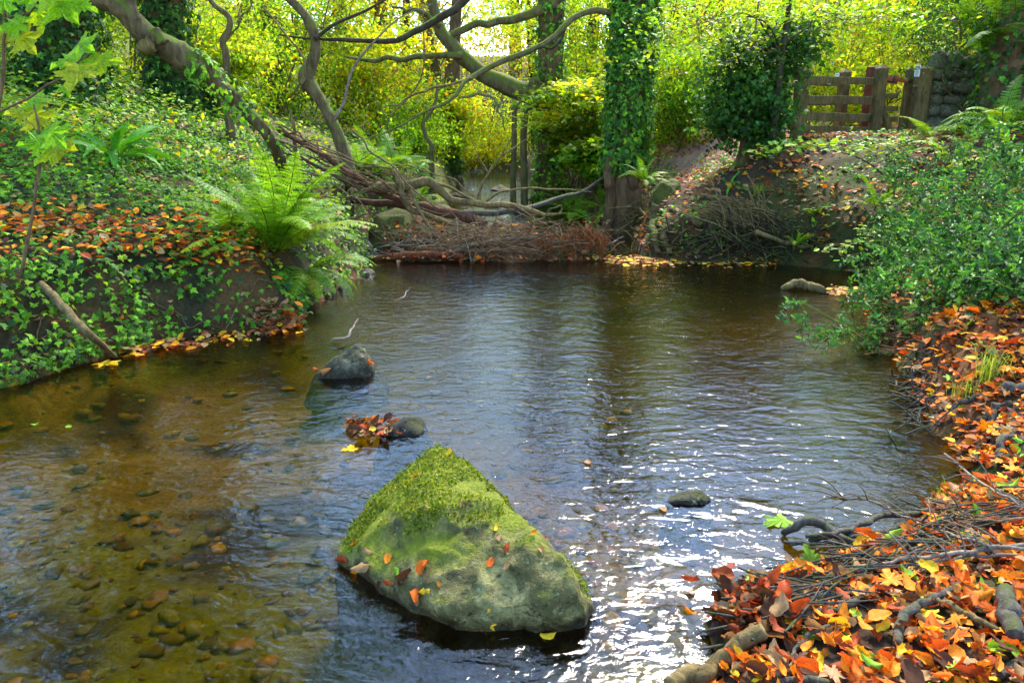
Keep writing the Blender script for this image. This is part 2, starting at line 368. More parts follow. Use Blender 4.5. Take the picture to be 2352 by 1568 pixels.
# ------------------------------------------------------------------ water
ROCKS = []      # (x, y, radius) of stones that break the surface
def water_h(x, y):
    h = np.zeros_like(x)
    for (cx, cy, r) in [(-.15, 2.6, .5), (-1.25, 4.55, .2), (-.85, 3.55, .24), (.95, 2.95, .1), (3.05, 7.3, .2), (-1.3, 5.55, .06)]:
        q = np.hypot(x - cx, y - cy) - r; q = np.maximum(q, 0)
        h += .0035 * np.exp(-q / .16) * np.sin(q * 70 + 3.5 * noise3(x * 7, y * 7, 0, 3)) * (.5 + .5 * noise3(x * 4, y * 4, 0, 19)) * sst(0, .03, q)
        # tongue of disturbed water running downstream (towards +x, -y)
        a = (x - cx) * .93 - (y - cy) * .36; b = (x - cx) * .36 + (y - cy) * .93
        h += .006 * np.exp(-(b / (r * .5 + .05)) ** 2) * sst(0, r, a) * np.exp(-np.maximum(a, 0) / .7) * fbm(a * 9, b * 30, 0, 2, 13)
    h += .008 * np.exp(-((x - .62) ** 2 / .05 + (y - 2.2) ** 2 / .15)) * fbm(x * 16 + 2 * noise3(x * 6, y * 6, 0, 4), y * 7, 0, 2, 66)
    h += .0022 * fbm(x * 4.2, y * 6.5, 0, 2, 61) + .0009 * fbm(x * 14, y * 20, 0, 2, 62)
    return h
wx_ = warp(360, -7.2, 0.2, 7.0, 2.0); wy_ = warp(520, -6, 3.0, 49, 3.4)
X, Y = np.meshgrid(wx_, wy_); Z = water_h(X, Y); ny, nx = X.shape; i = np.arange(ny - 1)[:, None] * nx + np.arange(nx - 1)[None]
F = np.stack([i, i + 1, i + nx + 1, i + nx], -1).reshape(-1, 4)
keep = (land(X, Y)[0] < .35) | inside(X, Y, POLY); fk = keep.ravel()[F].any(1); F = F[fk]
used, inv = np.unique(F, return_inverse=True); Vw = np.stack([X, Y, Z], -1).reshape(-1, 3)[used]; F = inv.reshape(-1, 4)
k = NT('stream_water'); co = k.co()
st1 = k.n('ShaderNodeMapping', {'Vector': co, 'Rotation': (0, 0, .35), 'Scale': (1, 1.7, 1)}).outputs[0]
st2 = k.n('ShaderNodeMapping', {'Vector': co, 'Rotation': (0, 0, -.25), 'Scale': (1, 1.5, 1)}).outputs[0]
big = k.noise(6.5, 2, .5, st1, .8); mid = k.noise(19, 3, .55, st2, 1.2); fin = k.noise(48, 3, .6, st1, 1.0)
area = k.ramp(k.noise(.55, 2, .5, co), [(.36, (.25,) * 3), (.62, (1,) * 3)])
hh = k.math('ADD', k.math('MULTIPLY', big, 1.9), k.math('MULTIPLY', mid, .55)); hh = k.math('ADD', hh, k.math('MULTIPLY', k.math('MULTIPLY', fin, area), .13))
fy = k.n('ShaderNodeMapRange', {'Value': k.n('ShaderNodeSeparateXYZ', {0: k.n('ShaderNodeNewGeometry').outputs['Position']}).outputs[1], 'From Min': 10.5, 'From Max': 13.0, 'To Min': 1.0, 'To Max': 2.2}).outputs[0]
nrm = k.bump(k.math('MULTIPLY', hh, fy), 1.0, .0042)
fr = k.n('ShaderNodeFresnel', {'IOR': 1.45, 'Normal': nrm}).outputs[0]
gl = k.n('ShaderNodeBsdfGlossy', {'Color': (1, 1, 1, 1), 'Roughness': .004, 'Normal': nrm}).outputs[0]
tr = k.n('ShaderNodeBsdfTransparent', {'Color': (.58, .49, .12, 1)}).outputs[0]
M_WATER = k.done(k.n('ShaderNodeMixShader', {0: fr, 1: tr, 2: gl}).outputs[0])
obj('stream_water', Vw, F, M_WATER, kind='structure', label='clear rippled stream reflecting sky and trees', cat='water')

# ------------------------------------------------------------------ rocks
def rock_mat(name, a, b, mosscol, moss, scale=9.0, wet=.07):
    k = NT(name); co = k.co(); f = k.noise(scale, 8, .68, co, .4); g = k.noise(scale * .45, 4, .6, co, .3); fine = k.noise(scale * 9, 4, .6, co)
    c = k.ramp(f, [(.28, tuple(x * .45 for x in a)), (.48, a), (.62, b), (.75, tuple(min(1, x * 1.5) for x in b))])
    sp = k.ramp(k.noise(scale * 3.2, 5, .7, co), [(.60, (0, 0, 0)), (.66, (.8,) * 3)]); c = k.mix(sp, c, (.30, .31, .13))
    dk = k.ramp(k.noise(scale * 2.1, 5, .7, co, 1.0), [(.36, (.9,) * 3), (.45, (0, 0, 0))]); c = k.mix(dk, c, tuple(x * .3 for x in a))
    pos = k.n('ShaderNodeSeparateXYZ', {0: co})
    ml = k.math('ADD', k.math('MULTIPLY', k.up(), .25), k.math('ADD', k.math('MULTIPLY', pos.outputs[1], moss[1]), k.math('MULTIPLY', g, .9)))
    m = k.ramp(k.math('ADD', ml, moss[0]), [(.5, (0, 0, 0)), (.68, (1, 1, 1))])
    mc = k.mix(k.noise(scale * 6, 4, .7, co), tuple(x * .35 for x in mosscol), tuple(x * 1.7 for x in mosscol))
    c = k.mix(k.math('MULTIPLY', m, k.ramp(fine, [(.3, (.55,) * 3), (.5, (1,) * 3)])), c, mc)
    wpos = k.n('ShaderNodeSeparateXYZ', {0: k.n('ShaderNodeNewGeometry').outputs['Position']}); hz = k.math('ADD', wpos.outputs[2], k.math('MULTIPLY', k.math('SUBTRACT', f, .5), .10))
    w = k.ramp(k.math('MULTIPLY', hz, 10.0), [(.0, (1, 1, 1)), (wet * 10, (1, 1, 1)), (wet * 10 + .45, (0, 0, 0))]) if wet else None
    h = k.math('ADD', k.math('MULTIPLY', f, 1.2), k.math('MULTIPLY', fine, .45))
    rough = .85
    if wet: c = k.mix(w, c, k.mix(1.0, c, (.34, .30, .20), 'MULTIPLY')); rough = k.math('SUBTRACT', .85, k.math('MULTIPLY', w, .55))
    return k.done(k.bsdf(c, rough, .3, k.bump(h, 1.0, .03)))
def hull_rock(name, pts, voxel, amp, freq, mat, seed=0, smooth=4, parent=None, **kw):
    bm = bmesh.new()
    for p in pts: bm.verts.new([float(c) for c in p])
    r = bmesh.ops.convex_hull(bm, input=bm.verts); bmesh.ops.delete(bm, geom=[g for g in set(r['geom_interior'] + r['geom_unused']) if isinstance(g, bmesh.types.BMVert)], context='VERTS')
    me = bpy.data.meshes.new('t'); bm.to_mesh(me); bm.free(); o = bpy.data.objects.new('t', me); COL.objects.link(o)
    m = o.modifiers.new('r', 'REMESH'); m.mode = 'VOXEL'; m.voxel_size = voxel
    s = o.modifiers.new('s', 'SMOOTH'); s.iterations = smooth; s.factor = .5
    dg = bpy.context.evaluated_depsgraph_get(); e = bpy.data.meshes.new_from_object(o.evaluated_get(dg))
    V = np.empty(len(e.vertices) * 3); e.vertices.foreach_get('co', V); V = V.reshape(-1, 3); N = np.empty_like(V).ravel(); e.vertices.foreach_get('normal', N); N = N.reshape(-1, 3)
    F = np.array([list(p.vertices) if len(p.vertices) == 4 else list(p.vertices) + [p.vertices[-1]] for p in e.polygons]); F4 = F[F[:, 2] != F[:, 3]]; F3 = F[F[:, 2] == F[:, 3]][:, :3]
    bpy.data.objects.remove(o); bpy.data.meshes.remove(e)
    q = V * freq; dsp = fbm(q[:, 0], q[:, 1], q[:, 2], 6, seed) * amp - amp * .5 * np.abs(noise3(q[:, 0] * 1.9, q[:, 1] * 1.9, q[:, 2] * 1.9, seed + 9)); cr = np.abs(fbm(q[:, 0] * .9, q[:, 1] * .9, q[:, 2] * .9, 3, seed + 20)); dsp -= amp * .16 * np.exp(-(cr / .02) ** 2); q6 = q * 5; dsp += amp * .16 * fbm(q6[:, 0], q6[:, 1], q6[:, 2], 3, seed + 30)
    V = V + N * dsp[:, None]
    return obj(name, V, [F4] + ([F3] if len(F3) else []), mat, parent, **kw)
M_ROCK_BIG = rock_mat('rock_big_moss', (.12, .10, .026), (.30, .25, .085), (.17, .19, .004), (.08, .5), 9.5, .02)
M_ROCK = rock_mat('rock_grey', (.075, .06, .03), (.2, .165, .09), (.10, .12, .008), (-.12, .1), 11, .02)
M_ROCK_MOSS = rock_mat('rock_moss', (.05, .042, .015), (.12, .10, .03), (.07, .075, .006), (.12, .0), 9, 0)
M_ROCK_DARK = rock_mat('rock_dark', (.02, .016, .01), (.06, .05, .03), (.04, .045, .006), (-.05, 0), 9, 0)
M_WALL = rock_mat('rock_wall', (.17, .15, .08), (.36, .32, .19), (.05, .06, .008), (.0, .0), 8, 0)
O3 = lambda u, v, z: onz(u, v, z)
big = [O3(1012, 1020, .27), O3(975, 1034, .26), O3(1040, 1026, .29), O3(1050, 1038, .29), O3(1085, 1060, .30), O3(1170, 1140, .30), O3(1230, 1205, .27), O3(1292, 1280, .22), O3(1335, 1360, .14), O3(1352, 1420, .05),
       O3(905, 1100, .22), O3(840, 1165, .15), O3(800, 1215, .10), O3(772, 1265, .05), O3(768, 1292, .0), O3(1000, 1150, .30), O3(1080, 1240, .24), O3(900, 1270, .11), O3(1010, 1400, .07), O3(1180, 1400, .10), O3(1010, 1440, .0), O3(1120, 1447, -.02), O3(1260, 1447, -.02), O3(1356, 1440, .0)]
big += [(p[0] * 1.03, p[1] + .02, -.3) for p in (O3(768, 1292, 0), O3(1010, 1436, 0), O3(1356, 1436, 0))] + [(-.62, 2.95, -.3), (-.25, 3.15, -.3), (.1, 3.1, -.3), (.42, 2.5, -.3)]
BOULDER = hull_rock('boulder', big, .012, .05, 4.2, M_ROCK_BIG, 3, 6, label='large wedge-shaped mossy boulder in the foreground stream', cat='boulder')
V = np.empty(len(BOULDER.data.vertices) * 3); BOULDER.data.vertices.foreach_get('co', V); V = V.reshape(-1, 3); N = np.empty(V.size); BOULDER.data.vertices.foreach_get('normal', N); N = N.reshape(-1, 3)
w_ = .9 * fbm(V[:, 0] * 5, V[:, 1] * 5, V[:, 2] * 5, 3, 88) + 1.1 * V[:, 1] + .35 * N[:, 2] + .25 * fbm(V[:, 0] * 22, V[:, 1] * 22, V[:, 2] * 22, 2, 89); ok_ = np.nonzero((w_ > .32) & (V[:, 2] + BOULDER.location.z > .06) & (N[:, 2] > .05))[0]
sel = RG.choice(ok_, 15000); P_ = V[sel] + np.array(BOULDER.location) + RG.normal(0, .006, (15000, 3)); Nn_ = N[sel]; A = Acc()
place(L_DIA, P_ - Nn_ * .002, Nn_ * .8 + gauss(15000, .7), gauss(15000) + Nn_ * .6, RG.uniform(.008, .018, 15000), pal(15000, [(.16, .21, .006), (.10, .15, .005), (.26, .27, .012), (.06, .09, .005)], [4, 3, 1.5, 1.5], .25), A)
A.build('moss', M_LEAF, BOULDER, smooth=False, kind='stuff')
def blob(u, v0, v1, u0, u1, depth, zt, mat, name, label, cat, amp=.05, voxel=.02, seed=1, freq=6, skew=0.0):
    """stone whose waterline runs u0..u1 at picture row v1 and whose top is at (u, v0)"""
    a, b = O3(u0, v1, 0), O3(u1, v1, 0); c = (a + b) / 2; w = (b - a)[0]; t = np.array([O3(u, v0, zt)[0], c[1] + depth * .45, zt])
    pts = [(a[0], a[1] + depth * .25, .0), (a[0] + w * .12, a[1], .02), (b[0] - w * .15, b[1], .015), (b[0], b[1] + depth * .3, .01), (b[0] - w * .1, b[1] + depth, 0), (a[0] + w * .15, b[1] + depth, 0), t, t + [w * .16, depth * .12, -.1 * zt], t + [-w * .12, -depth * .1, -.25 * zt], (c[0] - w * .25, c[1] + depth * .1, zt * .55), (c[0] + w * .28, c[1] + depth * .15, zt * .6)]
    pts += [(c[0] + (p[0] - c[0]) * 1.5, c[1] + depth * .5 + (p[1] - c[1] - depth * .5) * 1.5, -.22) for p in pts[:6]]
    return hull_rock(name, pts, voxel, amp, freq, mat, seed, 3, label=label, cat=cat)
blob(815, 790, 868, 716, 856, .3, .20, M_ROCK, 'stone', 'grey pointed stone standing in mid stream, caught leaves at its foot', 'rock', .03, .012, 4, 9)
blob(935, 962, 1000, 870, 976, .22, .07, M_ROCK_DARK, 'stone', 'low dark stone in mid stream with a raft of leaves on its left', 'rock', .02, .012, 6, 10)
blob(1595, 1128, 1158, 1535, 1638, .12, .04, M_ROCK_DARK, 'stone', 'flat dark stone just breaking the water right of the big boulder', 'rock', .015, .01, 8, 12)
def bankrock(u0, u1, v0, v1, y, depth, mat, name, label, seed=1, amp=.06, voxel=.03, freq=4):
    """boulder set in the bank filling the picture box u0..u1, v0..v1 at distance y"""
    cu = (u0 + u1) / 2; wdt = at(u1, v1, y)[0] - at(u0, v1, y)[0]; zt, zb = at(cu, v0, y)[2], at(cu, v1, y)[2]; x0 = at(u0, v1, y)[0]; h = zt - zb
    rr = np.random.default_rng(seed); pts = []
    for fx, fz, fy in [(0, .1, .3), (.06, .5, .25), (.2, .82, .35), (.42, 1.0, .5), (.7, .9, .45), (.92, .5, .4), (1, .1, .4), (.12, -.05, -.05), (.4, .3, -.12), (.75, .1, -.05), (.5, .62, .02), (.25, .3, 1), (.7, .6, 1.0), (.9, 0, 1), (.05, 0, 1)]:
        pts.append((x0 + wdt * (fx + rr.normal(0, .02)), y + depth * fy, zb + h * fz))
    pts += [(p[0], p[1], zb - .15) for p in pts[-4:] + pts[:1] + pts[6:10]]
    return hull_rock(name, pts, voxel, amp, freq, mat, seed, 3, label=label, cat='rock')
bankrock(418, 618, 640, 752, 6.05, .7, M_ROCK_MOSS, 'bank_boulder', 'broad brown mossy boulder at the foot of the left ivy bank', 3)
bankrock(318, 368, 705, 772, 5.65, .3, M_ROCK_MOSS, 'bank_stone', 'small upright mossy stone left of the broad bank boulder', 5, .02, .02, 8)
bankrock(362, 412, 690, 750, 6.0, .3, M_ROCK_DARK, 'bank_stone', 'dark stone in the hollow beside the broad bank boulder', 6, .02, .02, 8)
bankrock(838, 975, 482, 566, 10.1, .8, M_ROCK_MOSS, 'bank_boulder', 'big shaded mossy boulder behind the left end of the debris dam', 9, .06, .035, 3)
bankrock(822, 862, 618, 640, 8.3, .2, M_ROCK, 'bank_stone', 'pale wet stone at the left shore below the debris dam', 10, .02, .015, 8)
bankrock(720, 768, 650, 690, 7.2, .25, M_ROCK, 'bank_stone', 'small grey stone on the left shore under the fern tips', 11, .02, .015, 8)
bankrock(770, 808, 655, 682, 7.5, .2, M_ROCK, 'bank_stone', 'rounded pebble-like stone beside the left shore ferns', 12, .02, .015, 8)
bankrock(1500, 1590, 405, 480, 10.9, .6, M_ROCK_MOSS, 'bank_boulder', 'dark moss-topped rock at the right bank beside the ivy tree fern', 13, .06, .03, 4)
bankrock(1640, 1700, 625, 650, 8.55, .01, M_ROCK_DARK, 'bank_stone', 'x', 14, .01, .02) if False else None
bankrock(2000, 2060, 610, 655, 8.1, .4, M_ROCK_DARK, 'bank_stone', 'dark rounded rock under the overhanging right bank', 15, .04, .025, 5)
bankrock(1960, 2016, 300, 322, 11.3, .3, M_WALL, 'bank_stone', 'pale flat stone lying in front of the wooden gate', 16, .02, .02, 7)
for k_, (u_, y_, s_) in enumerate([(1075, 14.5, .22), (1130, 16.5, .25), (1200, 15.0, .2), (1050, 18.5, .3), (1150, 21, .35), (1230, 18, .25), (1010, 15.5, .3)]):
    x_ = at(u_, 450, y_)[0]; pt = [(x_ + s_ * math.cos(a_) * RG.uniform(.7, 1.1), y_ + s_ * .8 * math.sin(a_), z_) for a_ in np.linspace(0, 5.4, 7) for z_ in (-.15, RG.uniform(.02, .12))]; pt.append((x_, y_, .16))
    hull_rock('stone', pt, .03, .04, 6, M_ROCK_DARK if k_ % 2 else M_ROCK, 40 + k_, 2, label='dark wet stone breaking the surface of the far stream behind the dam', cat='rock', group='stones in the far stream')
bankrock(1040, 1064, 397, 412, 24.5, .5, M_ROCK, 'bank_stone', 'grey stone at the far bend of the stream', 17, .04, .03, 4)
# stones on the bed, seen through the water
def ico(sub):
    bm = bmesh.new(); bmesh.ops.create_icosphere(bm, subdivisions=sub, radius=1.0); V = np.array([v.co[:] for v in bm.verts]); F = np.array([[v.index for v in f.verts] for f in bm.faces]); bm.free(); return V, F
IV, IF = ico(2); A = Acc(); n = 0
while n < 2200:
    x, y = RG.uniform(-4.5, .9), RG.uniform(1.3, 6.0)
    if y > 3.5 and RG.random() < .6: continue
    if not inside(np.array([x]), np.array([y]), POLY)[0]: continue
    s = .012 + .045 * RG.random() ** 3; sc = np.array([s, s * RG.uniform(.6, 1), s * RG.uniform(.22, .4)])
    V = IV * sc * (1 + .5 * noise3(IV[:, 0] * 1.9 + n, IV[:, 1] * 1.9, IV[:, 2] * 1.9, 5))[:, None]
    V = V @ rotz(RG.uniform(0, 6.3)).T + [x, y, min(float(H(x, y)) + s * .12, -.05 - sc[2])]
    c = pal(1, [(.26, .18, .012), (.19, .18, .010), (.13, .085, .010), (.30, .18, .012), (.16, .15, .015)], None, .3)[0]; A.add(V, IF, c); n += 1
k = NT('bed_stone'); c = k.n('ShaderNodeVertexColor', layer_name='col').outputs[0]; f = k.noise(30, 5, .65, k.co())
M_BED = k.done(k.bsdf(k.mix(1.0, c, k.ramp(f, [(.3, (.5,) * 3), (.7, (1.4,) * 3)]), 'MULTIPLY'), .7, .3, k.bump(f, .6, .01)))
A.build('streambed_stones', M_BED, kind='stuff', label='brown and olive stones on the stream bed seen through water', cat='stones')
# ------------------------------------------------------------------ colours of foliage
YG, YEL, LG, MG, DG, ORG, TAN, PALE = (.34, .40, .010), (.58, .40, .012), (.20, .36, .015), (.085, .20, .012), (.022, .07, .010), (.50, .17, .012), (.30, .17, .06), (.42, .42, .10)
BRIGHT = ([YG, YEL, LG, PALE, MG], [3.2, .9, 4, .9, 2]); AUT = ([YEL, YG, ORG, LG, PALE, MG], [2.4, 4, .7, 3.4, 1, 1.6]); GREEN = ([LG, MG, YG, DG], [3, 3, 1.6, .8]); DARK = ([DG, MG, (.04, .10, .02)], [4, 1.2, 2]); BEECH = ([LG, YG, MG], [4, 2, 1])

def clump_leaves(acc, C, per, spread, size, palette, T=L_DIA, flat=.5, up=.6, jit=.2):
    """leaves thrown round clump centres C (m,3)"""
    C = np.asarray(C, float); n = len(C) * per; s = np.asarray(spread, float) * np.ones(3)
    P = np.repeat(C, per, 0) + RG.normal(0, 1, (n, 3)) * s * np.array([1, 1, flat])
    cc = pal(len(C), palette[0], palette[1], .1); own = pal(n, palette[0], palette[1], jit); mixw = RG.uniform(.35, 1, (n, 1))
    col = (np.repeat(cc, per, 0) * (1 - mixw) + own * mixw) * np.repeat(np.clip(RG.normal(1, .3, (len(C), 1)), .4, 1.6), per, 0)
    N = gauss(n) + np.array([0, -.25, up * 1.6]); X = gauss(n) + np.array([0, 0, -.4])
    place(T, P, X, N, size * RG.uniform(.6, 1.25, n), col, acc)
def in_ball(n, c, r, shell=.0):
    d = unit(gauss(n)); q = RG.uniform(shell ** 3, 1, n) ** (1 / 3.); return np.asarray(c) + d * q[:, None] * np.asarray(r)
def ivy_on(acc, C, R, n, thick=.10, size=.07, palette=DARK, t0=0., t1=1., T=L_IVY3):
    """ivy leaves round a trunk path C with radii R"""
    t = RG.uniform(t0, t1, n) * (len(C) - 1.001); i = t.astype(int); f = (t - i)[:, None]
    P = C[i] * (1 - f) + C[i + 1] * f; r = np.interp(t, np.arange(len(C)), R); ax = unit(C[i + 1] - C[i]); d = unit(np.cross(ax, gauss(n)))
    lump = .5 + .9 * np.abs(noise3(P[:, 2] * 1.6, d[:, 0] * 1.5, d[:, 1] * 1.5, 77))
    P = P + d * (r + thick * RG.uniform(.1, 1.2, n) * lump)[:, None]
    place(T, P, gauss(n) * .5 + [0, 0, -1], d + gauss(n, .45) + [0, 0, .35], size * RG.uniform(.6, 1.25, n), pal(n, palette[0], palette[1], .25), acc)
def limb(root, pts, r, mat, name='branch', n=22, sides=9, seed=0, wob=.0, rough=.08):
    V, F = tube(pts, r, n, sides, rough, seed, True, wob); return obj(name, V, F, mat, root)
def twigs_to(acc, base, C, r=.02, seed=0):
    """thin crooked twigs from limb points to leaf clumps"""
    base = np.asarray(base)
    for k, c in enumerate(C):
        b = base[np.argmin(((base - c) ** 2).sum(1))]; m = (b + c) / 2 + RG.normal(0, .12, 3) * np.linalg.norm(c - b) ** .5
        acc.add(*tube([b, m, c], [r, r * .6, r * .15], 7, 4, 0, seed + k, False), (.1, .07, .04))
def UV(pts, y): return [at(u, v, y if np.isscalar(y) else y[i]) for i, (u, v) in enumerate(pts)]

# ------------------------------------------------------------------ tall trees of the wood behind
def tall_tree(x, y, h, r, cr, palette, label, ivy=0, lean=(0, 0), nc=26, per=150, size=.13, c0=.45, group=None, name='tree', mat=None):
    z0 = float(H(x, y)); root = thing(name, (x, y, z0), label, 'tree', group); top = np.array([x + lean[0], y + lean[1], z0 + h])
    pts = [np.array([x, y, z0 - .3]), np.array([x + lean[0] * .25 + RG.normal(0, .1), y + lean[1] * .2, z0 + h * .33]), np.array([x + lean[0] * .6 + RG.normal(0, .15), y + lean[1] * .6, z0 + h * .68]), top]
    rad = [r * 1.35, r, r * .7, r * .18]; limb(root, pts, rad, mat or M_BARK, 'trunk', 30, 12, int(x * 7 + y * 3) % 97)
    C = spline(pts, 30); cc = in_ball(nc, np.array([x + lean[0], y + lean[1], z0 + h * (c0 + 1) / 2 * 1.02]), np.array([cr, cr, h * (1 - c0) * .56]), .35); L = []
    for k in range(6):
        b = C[int(30 * (c0 * .8 + (.9 - c0 * .8) * k / 6))]; t = cc[k % len(cc)]; m = (b + t) / 2 + [0, 0, .1 * h * .3]
        limb(root, [b, m, t], [r * .4, r * .25, r * .06], mat or M_BARK, 'branch', 10, 6, k); L += list(spline([b, m, t], 6))
    tw = Acc(); twigs_to(tw, np.array(L + list(C[12:])), cc, .025, 3); tw.build('twigs', M_TWIG, root, kind='stuff')
    A = Acc(); clump_leaves(A, cc, per, cr * .24, size, palette, L_DIA, .6)
    A.build('crown', M_FAR, root, smooth=False, kind='stuff')
    if ivy:
        B = Acc(); ivy_on(B, C[:24], np.interp(np.arange(24), np.linspace(0, 29, 4), rad), ivy, .16, .09, DARK, 0, 1); B.build('ivy', M_IVY, root, kind='stuff', smooth=False)
    return root
G_T = 'tall trees of the wood behind the stream'
for a in [(-3.2, 30, 11, .22, 3.0, AUT, 'tall yellow-leaved tree left of the far bend of the stream', 900), (2.6, 33, 10, .25, 3.0, BRIGHT, 'tall yellow-green tree right of the far bend of the stream', 700),
          (-8.5, 27, 14, .25, 3.5, AUT, 'tall yellow tree on the far left slope', 600), (-14, 22, 13, .28, 4.0, BRIGHT, 'tall bright tree beyond the two ivy trunks at upper left', 900),
          (6.2, 27, 9, .2, 2.6, BRIGHT, 'tall bright green tree between the ivy tree and the gate', 0), (14.5, 27, 10, .22, 3.6, BRIGHT, 'bright yellow-green tree seen above the stone wall', 0),
          (13.8, 18.5, 13, .24, 3.6, GREEN, 'tall tree added behind the right end of the wall, its high crown shading the slope', 500), (11.0, 33, 10, .2, 3.0, BRIGHT, 'slim pale green tree far behind the gate', 0), (0.2, 44, 9, .3, 3.6, AUT, 'distant yellow tree closing the valley above the stream', 0), (-7, 42, 12, .3, 4.6, AUT, 'distant orange and yellow tree on the left valley side', 0), (8, 45, 9, .3, 3.6, BRIGHT, 'distant pale tree on the right valley side', 0), (17, 38, 12, .3, 5, BRIGHT, 'distant bright tree at the far right behind the wall', 0), (-18, 34, 14, .3, 5, AUT, 'distant yellow tree at the far left', 0)]:  # tree behind the wall's right end is added so its crown shades the slope
    tall_tree(*a[:7], ivy=a[7], c0=.55 if a[1] < 20 else .28 if a[1] > 26 else .4, nc=34, per=130, size=.2 if a[1] > 36 else .15)

# ------------------------------------------------------------------ ivy-clad trees that stand in the picture
def ivy_tree(u, y, base_v, h, r, label, n, lean=(0, 0), t0=.0, thick=.14, size=.075, crown=None, name='ivy_clad_tree', limbs=(), palette=DARK, bark=None):
    b = at(u, base_v, y); x = b[0]; z0 = min(b[2], float(H(x, y)) + .02); root = thing(name, (x, y, z0), label, 'tree')
    pts = [np.array([x, y, z0 - .4]), np.array([x + lean[0] * .1, y, z0 + .5]), np.array([x + lean[0] * .4, y + lean[1] * .4, z0 + h * .45]), np.array([x + lean[0], y + lean[1], z0 + h])]
    rad = [r * 1.6, r * 1.08, r * .85, r * .4]; limb(root, pts, rad, bark or M_BARK_IVY, 'trunk', 40, 18, int(u), rough=.12); C = spline(pts, 40)
    RR = np.interp(np.arange(40), np.linspace(0, 39, 4), rad); A = Acc(); ivy_on(A, C, RR, n, thick, size, palette, t0, .6, L_IVY); A.build('ivy', M_IVY, root, kind='stuff', smooth=False)
    for pts_, r_, m_ in limbs: limb(root, pts_, r_, m_, 'branch', 26, 8, len(pts_), .06)
    if crown:
        cc = np.vstack([in_ball(m, c, rr, .3) for c, rr, m in crown[0]]); tw = Acc(); twigs_to(tw, C[14:], cc, .03, 5); tw.build('twigs', M_TWIG, root, kind='stuff')
        B = Acc(); clump_leaves(B, cc, crown[1], crown[2], crown[3], crown[4], L_DIA, .5); B.build('crown', M_FAR, root, kind='stuff', smooth=False)
    return root, C
# centre right: the big one on the stream bank; two long limbs reach left over the water
b = at(1405, 20, 12.4)
t1, C1 = ivy_tree(1424, 12.5, 500, 14, .25, 'thick ivy-clad tree on the right stream bank, bare bark at its foot', 6500, (.35, .2), .37, .2, .09,
    crown=([((1.8, 12.5, 13.0), (3.4, 3.0, 1.6), 30), ((.2, 9.0, 9.8), (2.2, 1.6, .8), 12)], 110, .55, .12, BEECH), palette=([DG, MG, (.06, .16, .015), LG], [2, 3, 3, .8]),
    limbs=[(UV([(1400, 30), (1360, 22), (1310, 42), (1255, 95), (1170, 140), (1095, 180), (1060, 200), (1020, 235), (985, 252), (900, 300), (800, 330)], [12.4, 12.2, 12, 11.8, 11.6, 11.4, 11.2, 11.1, 11, 10.8, 10.5]), [.055, .05, .045, .042, .045, .04, .03, .026, .02, .012, .006], M_BARK_MOSS),
           (UV([(1400, -60), (1250, -90), (1120, -50), (1062, 0), (1030, 38), (985, 66), (930, 85), (870, 92), (800, 92), (720, 90), (640, 80)], [12.4, 12, 11.6, 11.3, 11.2, 11.1, 11, 11, 11, 11, 11]), [.075, .07, .066, .06, .054, .048, .042, .036, .03, .02, .01], M_BARK_DARK),
           (UV([(1310, 42), (1290, 80), (1275, 100), (1215, 120), (1150, 150), (1080, 180)], [12, 11.9, 11.8, 11.7, 11.6, 11.5]), [.03, .026, .024, .02, .016, .008], M_BARK_DARK),
           (UV([(1085, 180), (1000, 205), (930, 232), (870, 250)], 11.3), [.02, .018, .014, .006], M_BARK_TAN),
           (UV([(1060, 225), (1100, 220), (1140, 240), (1160, 300)], 11.2), [.02, .018, .014, .008], M_BARK_MOSS),
           (UV([(1412, 330), (1400, 400), (1404, 470), (1392, 535)], 12.25), [.07, .09, .09, .06], M_BARK_IVY),
           (UV([(1438, 300), (1450, 400), (1466, 470), (1476, 560)], 12.25), [.06, .08, .08, .04], M_BARK_IVY)])
# the one behind it with a huge mossy limb leaning left
t2, C2 = ivy_tree(1268, 17.6, 330, 13, .30, 'ivy-clad tree with a huge mossy limb leaning left over the stream', 3000, (-.2, .3), .1, .16, .10,
    crown=([((-1.0, 19, 7.6), (1.9, 2.0, 1.3), 18), ((1.0, 18, 13), (2.4, 2.4, 1.2), 14)], 110, .5, .13, BRIGHT), palette=([DG, MG, LG], [2, 4, 1.5]),
    limbs=[(UV([(1280, 246), (1235, 222), (1180, 198), (1130, 178), (1080, 145), (1040, 110), (1018, 80), (1000, 40), (985, -40)], 17.2), [.26, .24, .21, .185, .165, .15, .14, .12, .1], M_BARK_MOSS),
           (UV([(1225, 216), (1222, 200), (1228, 188), (1238, 184)], 17.0), [.10, .085, .09, .10], M_BARK_MOSS),
           (UV([(1060, 128), (1010, 127), (930, 132), (860, 138), (790, 130)], 17), [.075, .065, .06, .05, .02], M_BARK_MOSS),
           (UV([(1026, 90), (1060, 68), (1110, 52), (1160, 50), (1216, 36), (1245, 20)], 17.3), [.07, .075, .08, .085, .10, .11], M_BARK_MOSS),
           (UV([(1012, 60), (980, 36), (945, 24), (900, 16)], 17.1), [.06, .05, .04, .02], M_BARK)])
t3, C3 = ivy_tree(402, 13.2, 170, 9.5, .28, 'dark ivy-covered trunk behind the broken leaning tree at upper left', 6200, (-.3, .2), 0, .24, .10,
    crown=([((-6.0, 12.0, 7.0), (2.8, 3.0, 2.0), 30), ((-8.5, 13, 6.2), (2.2, 2.2, 1.6), 18)], 170, .5, .13, GREEN))
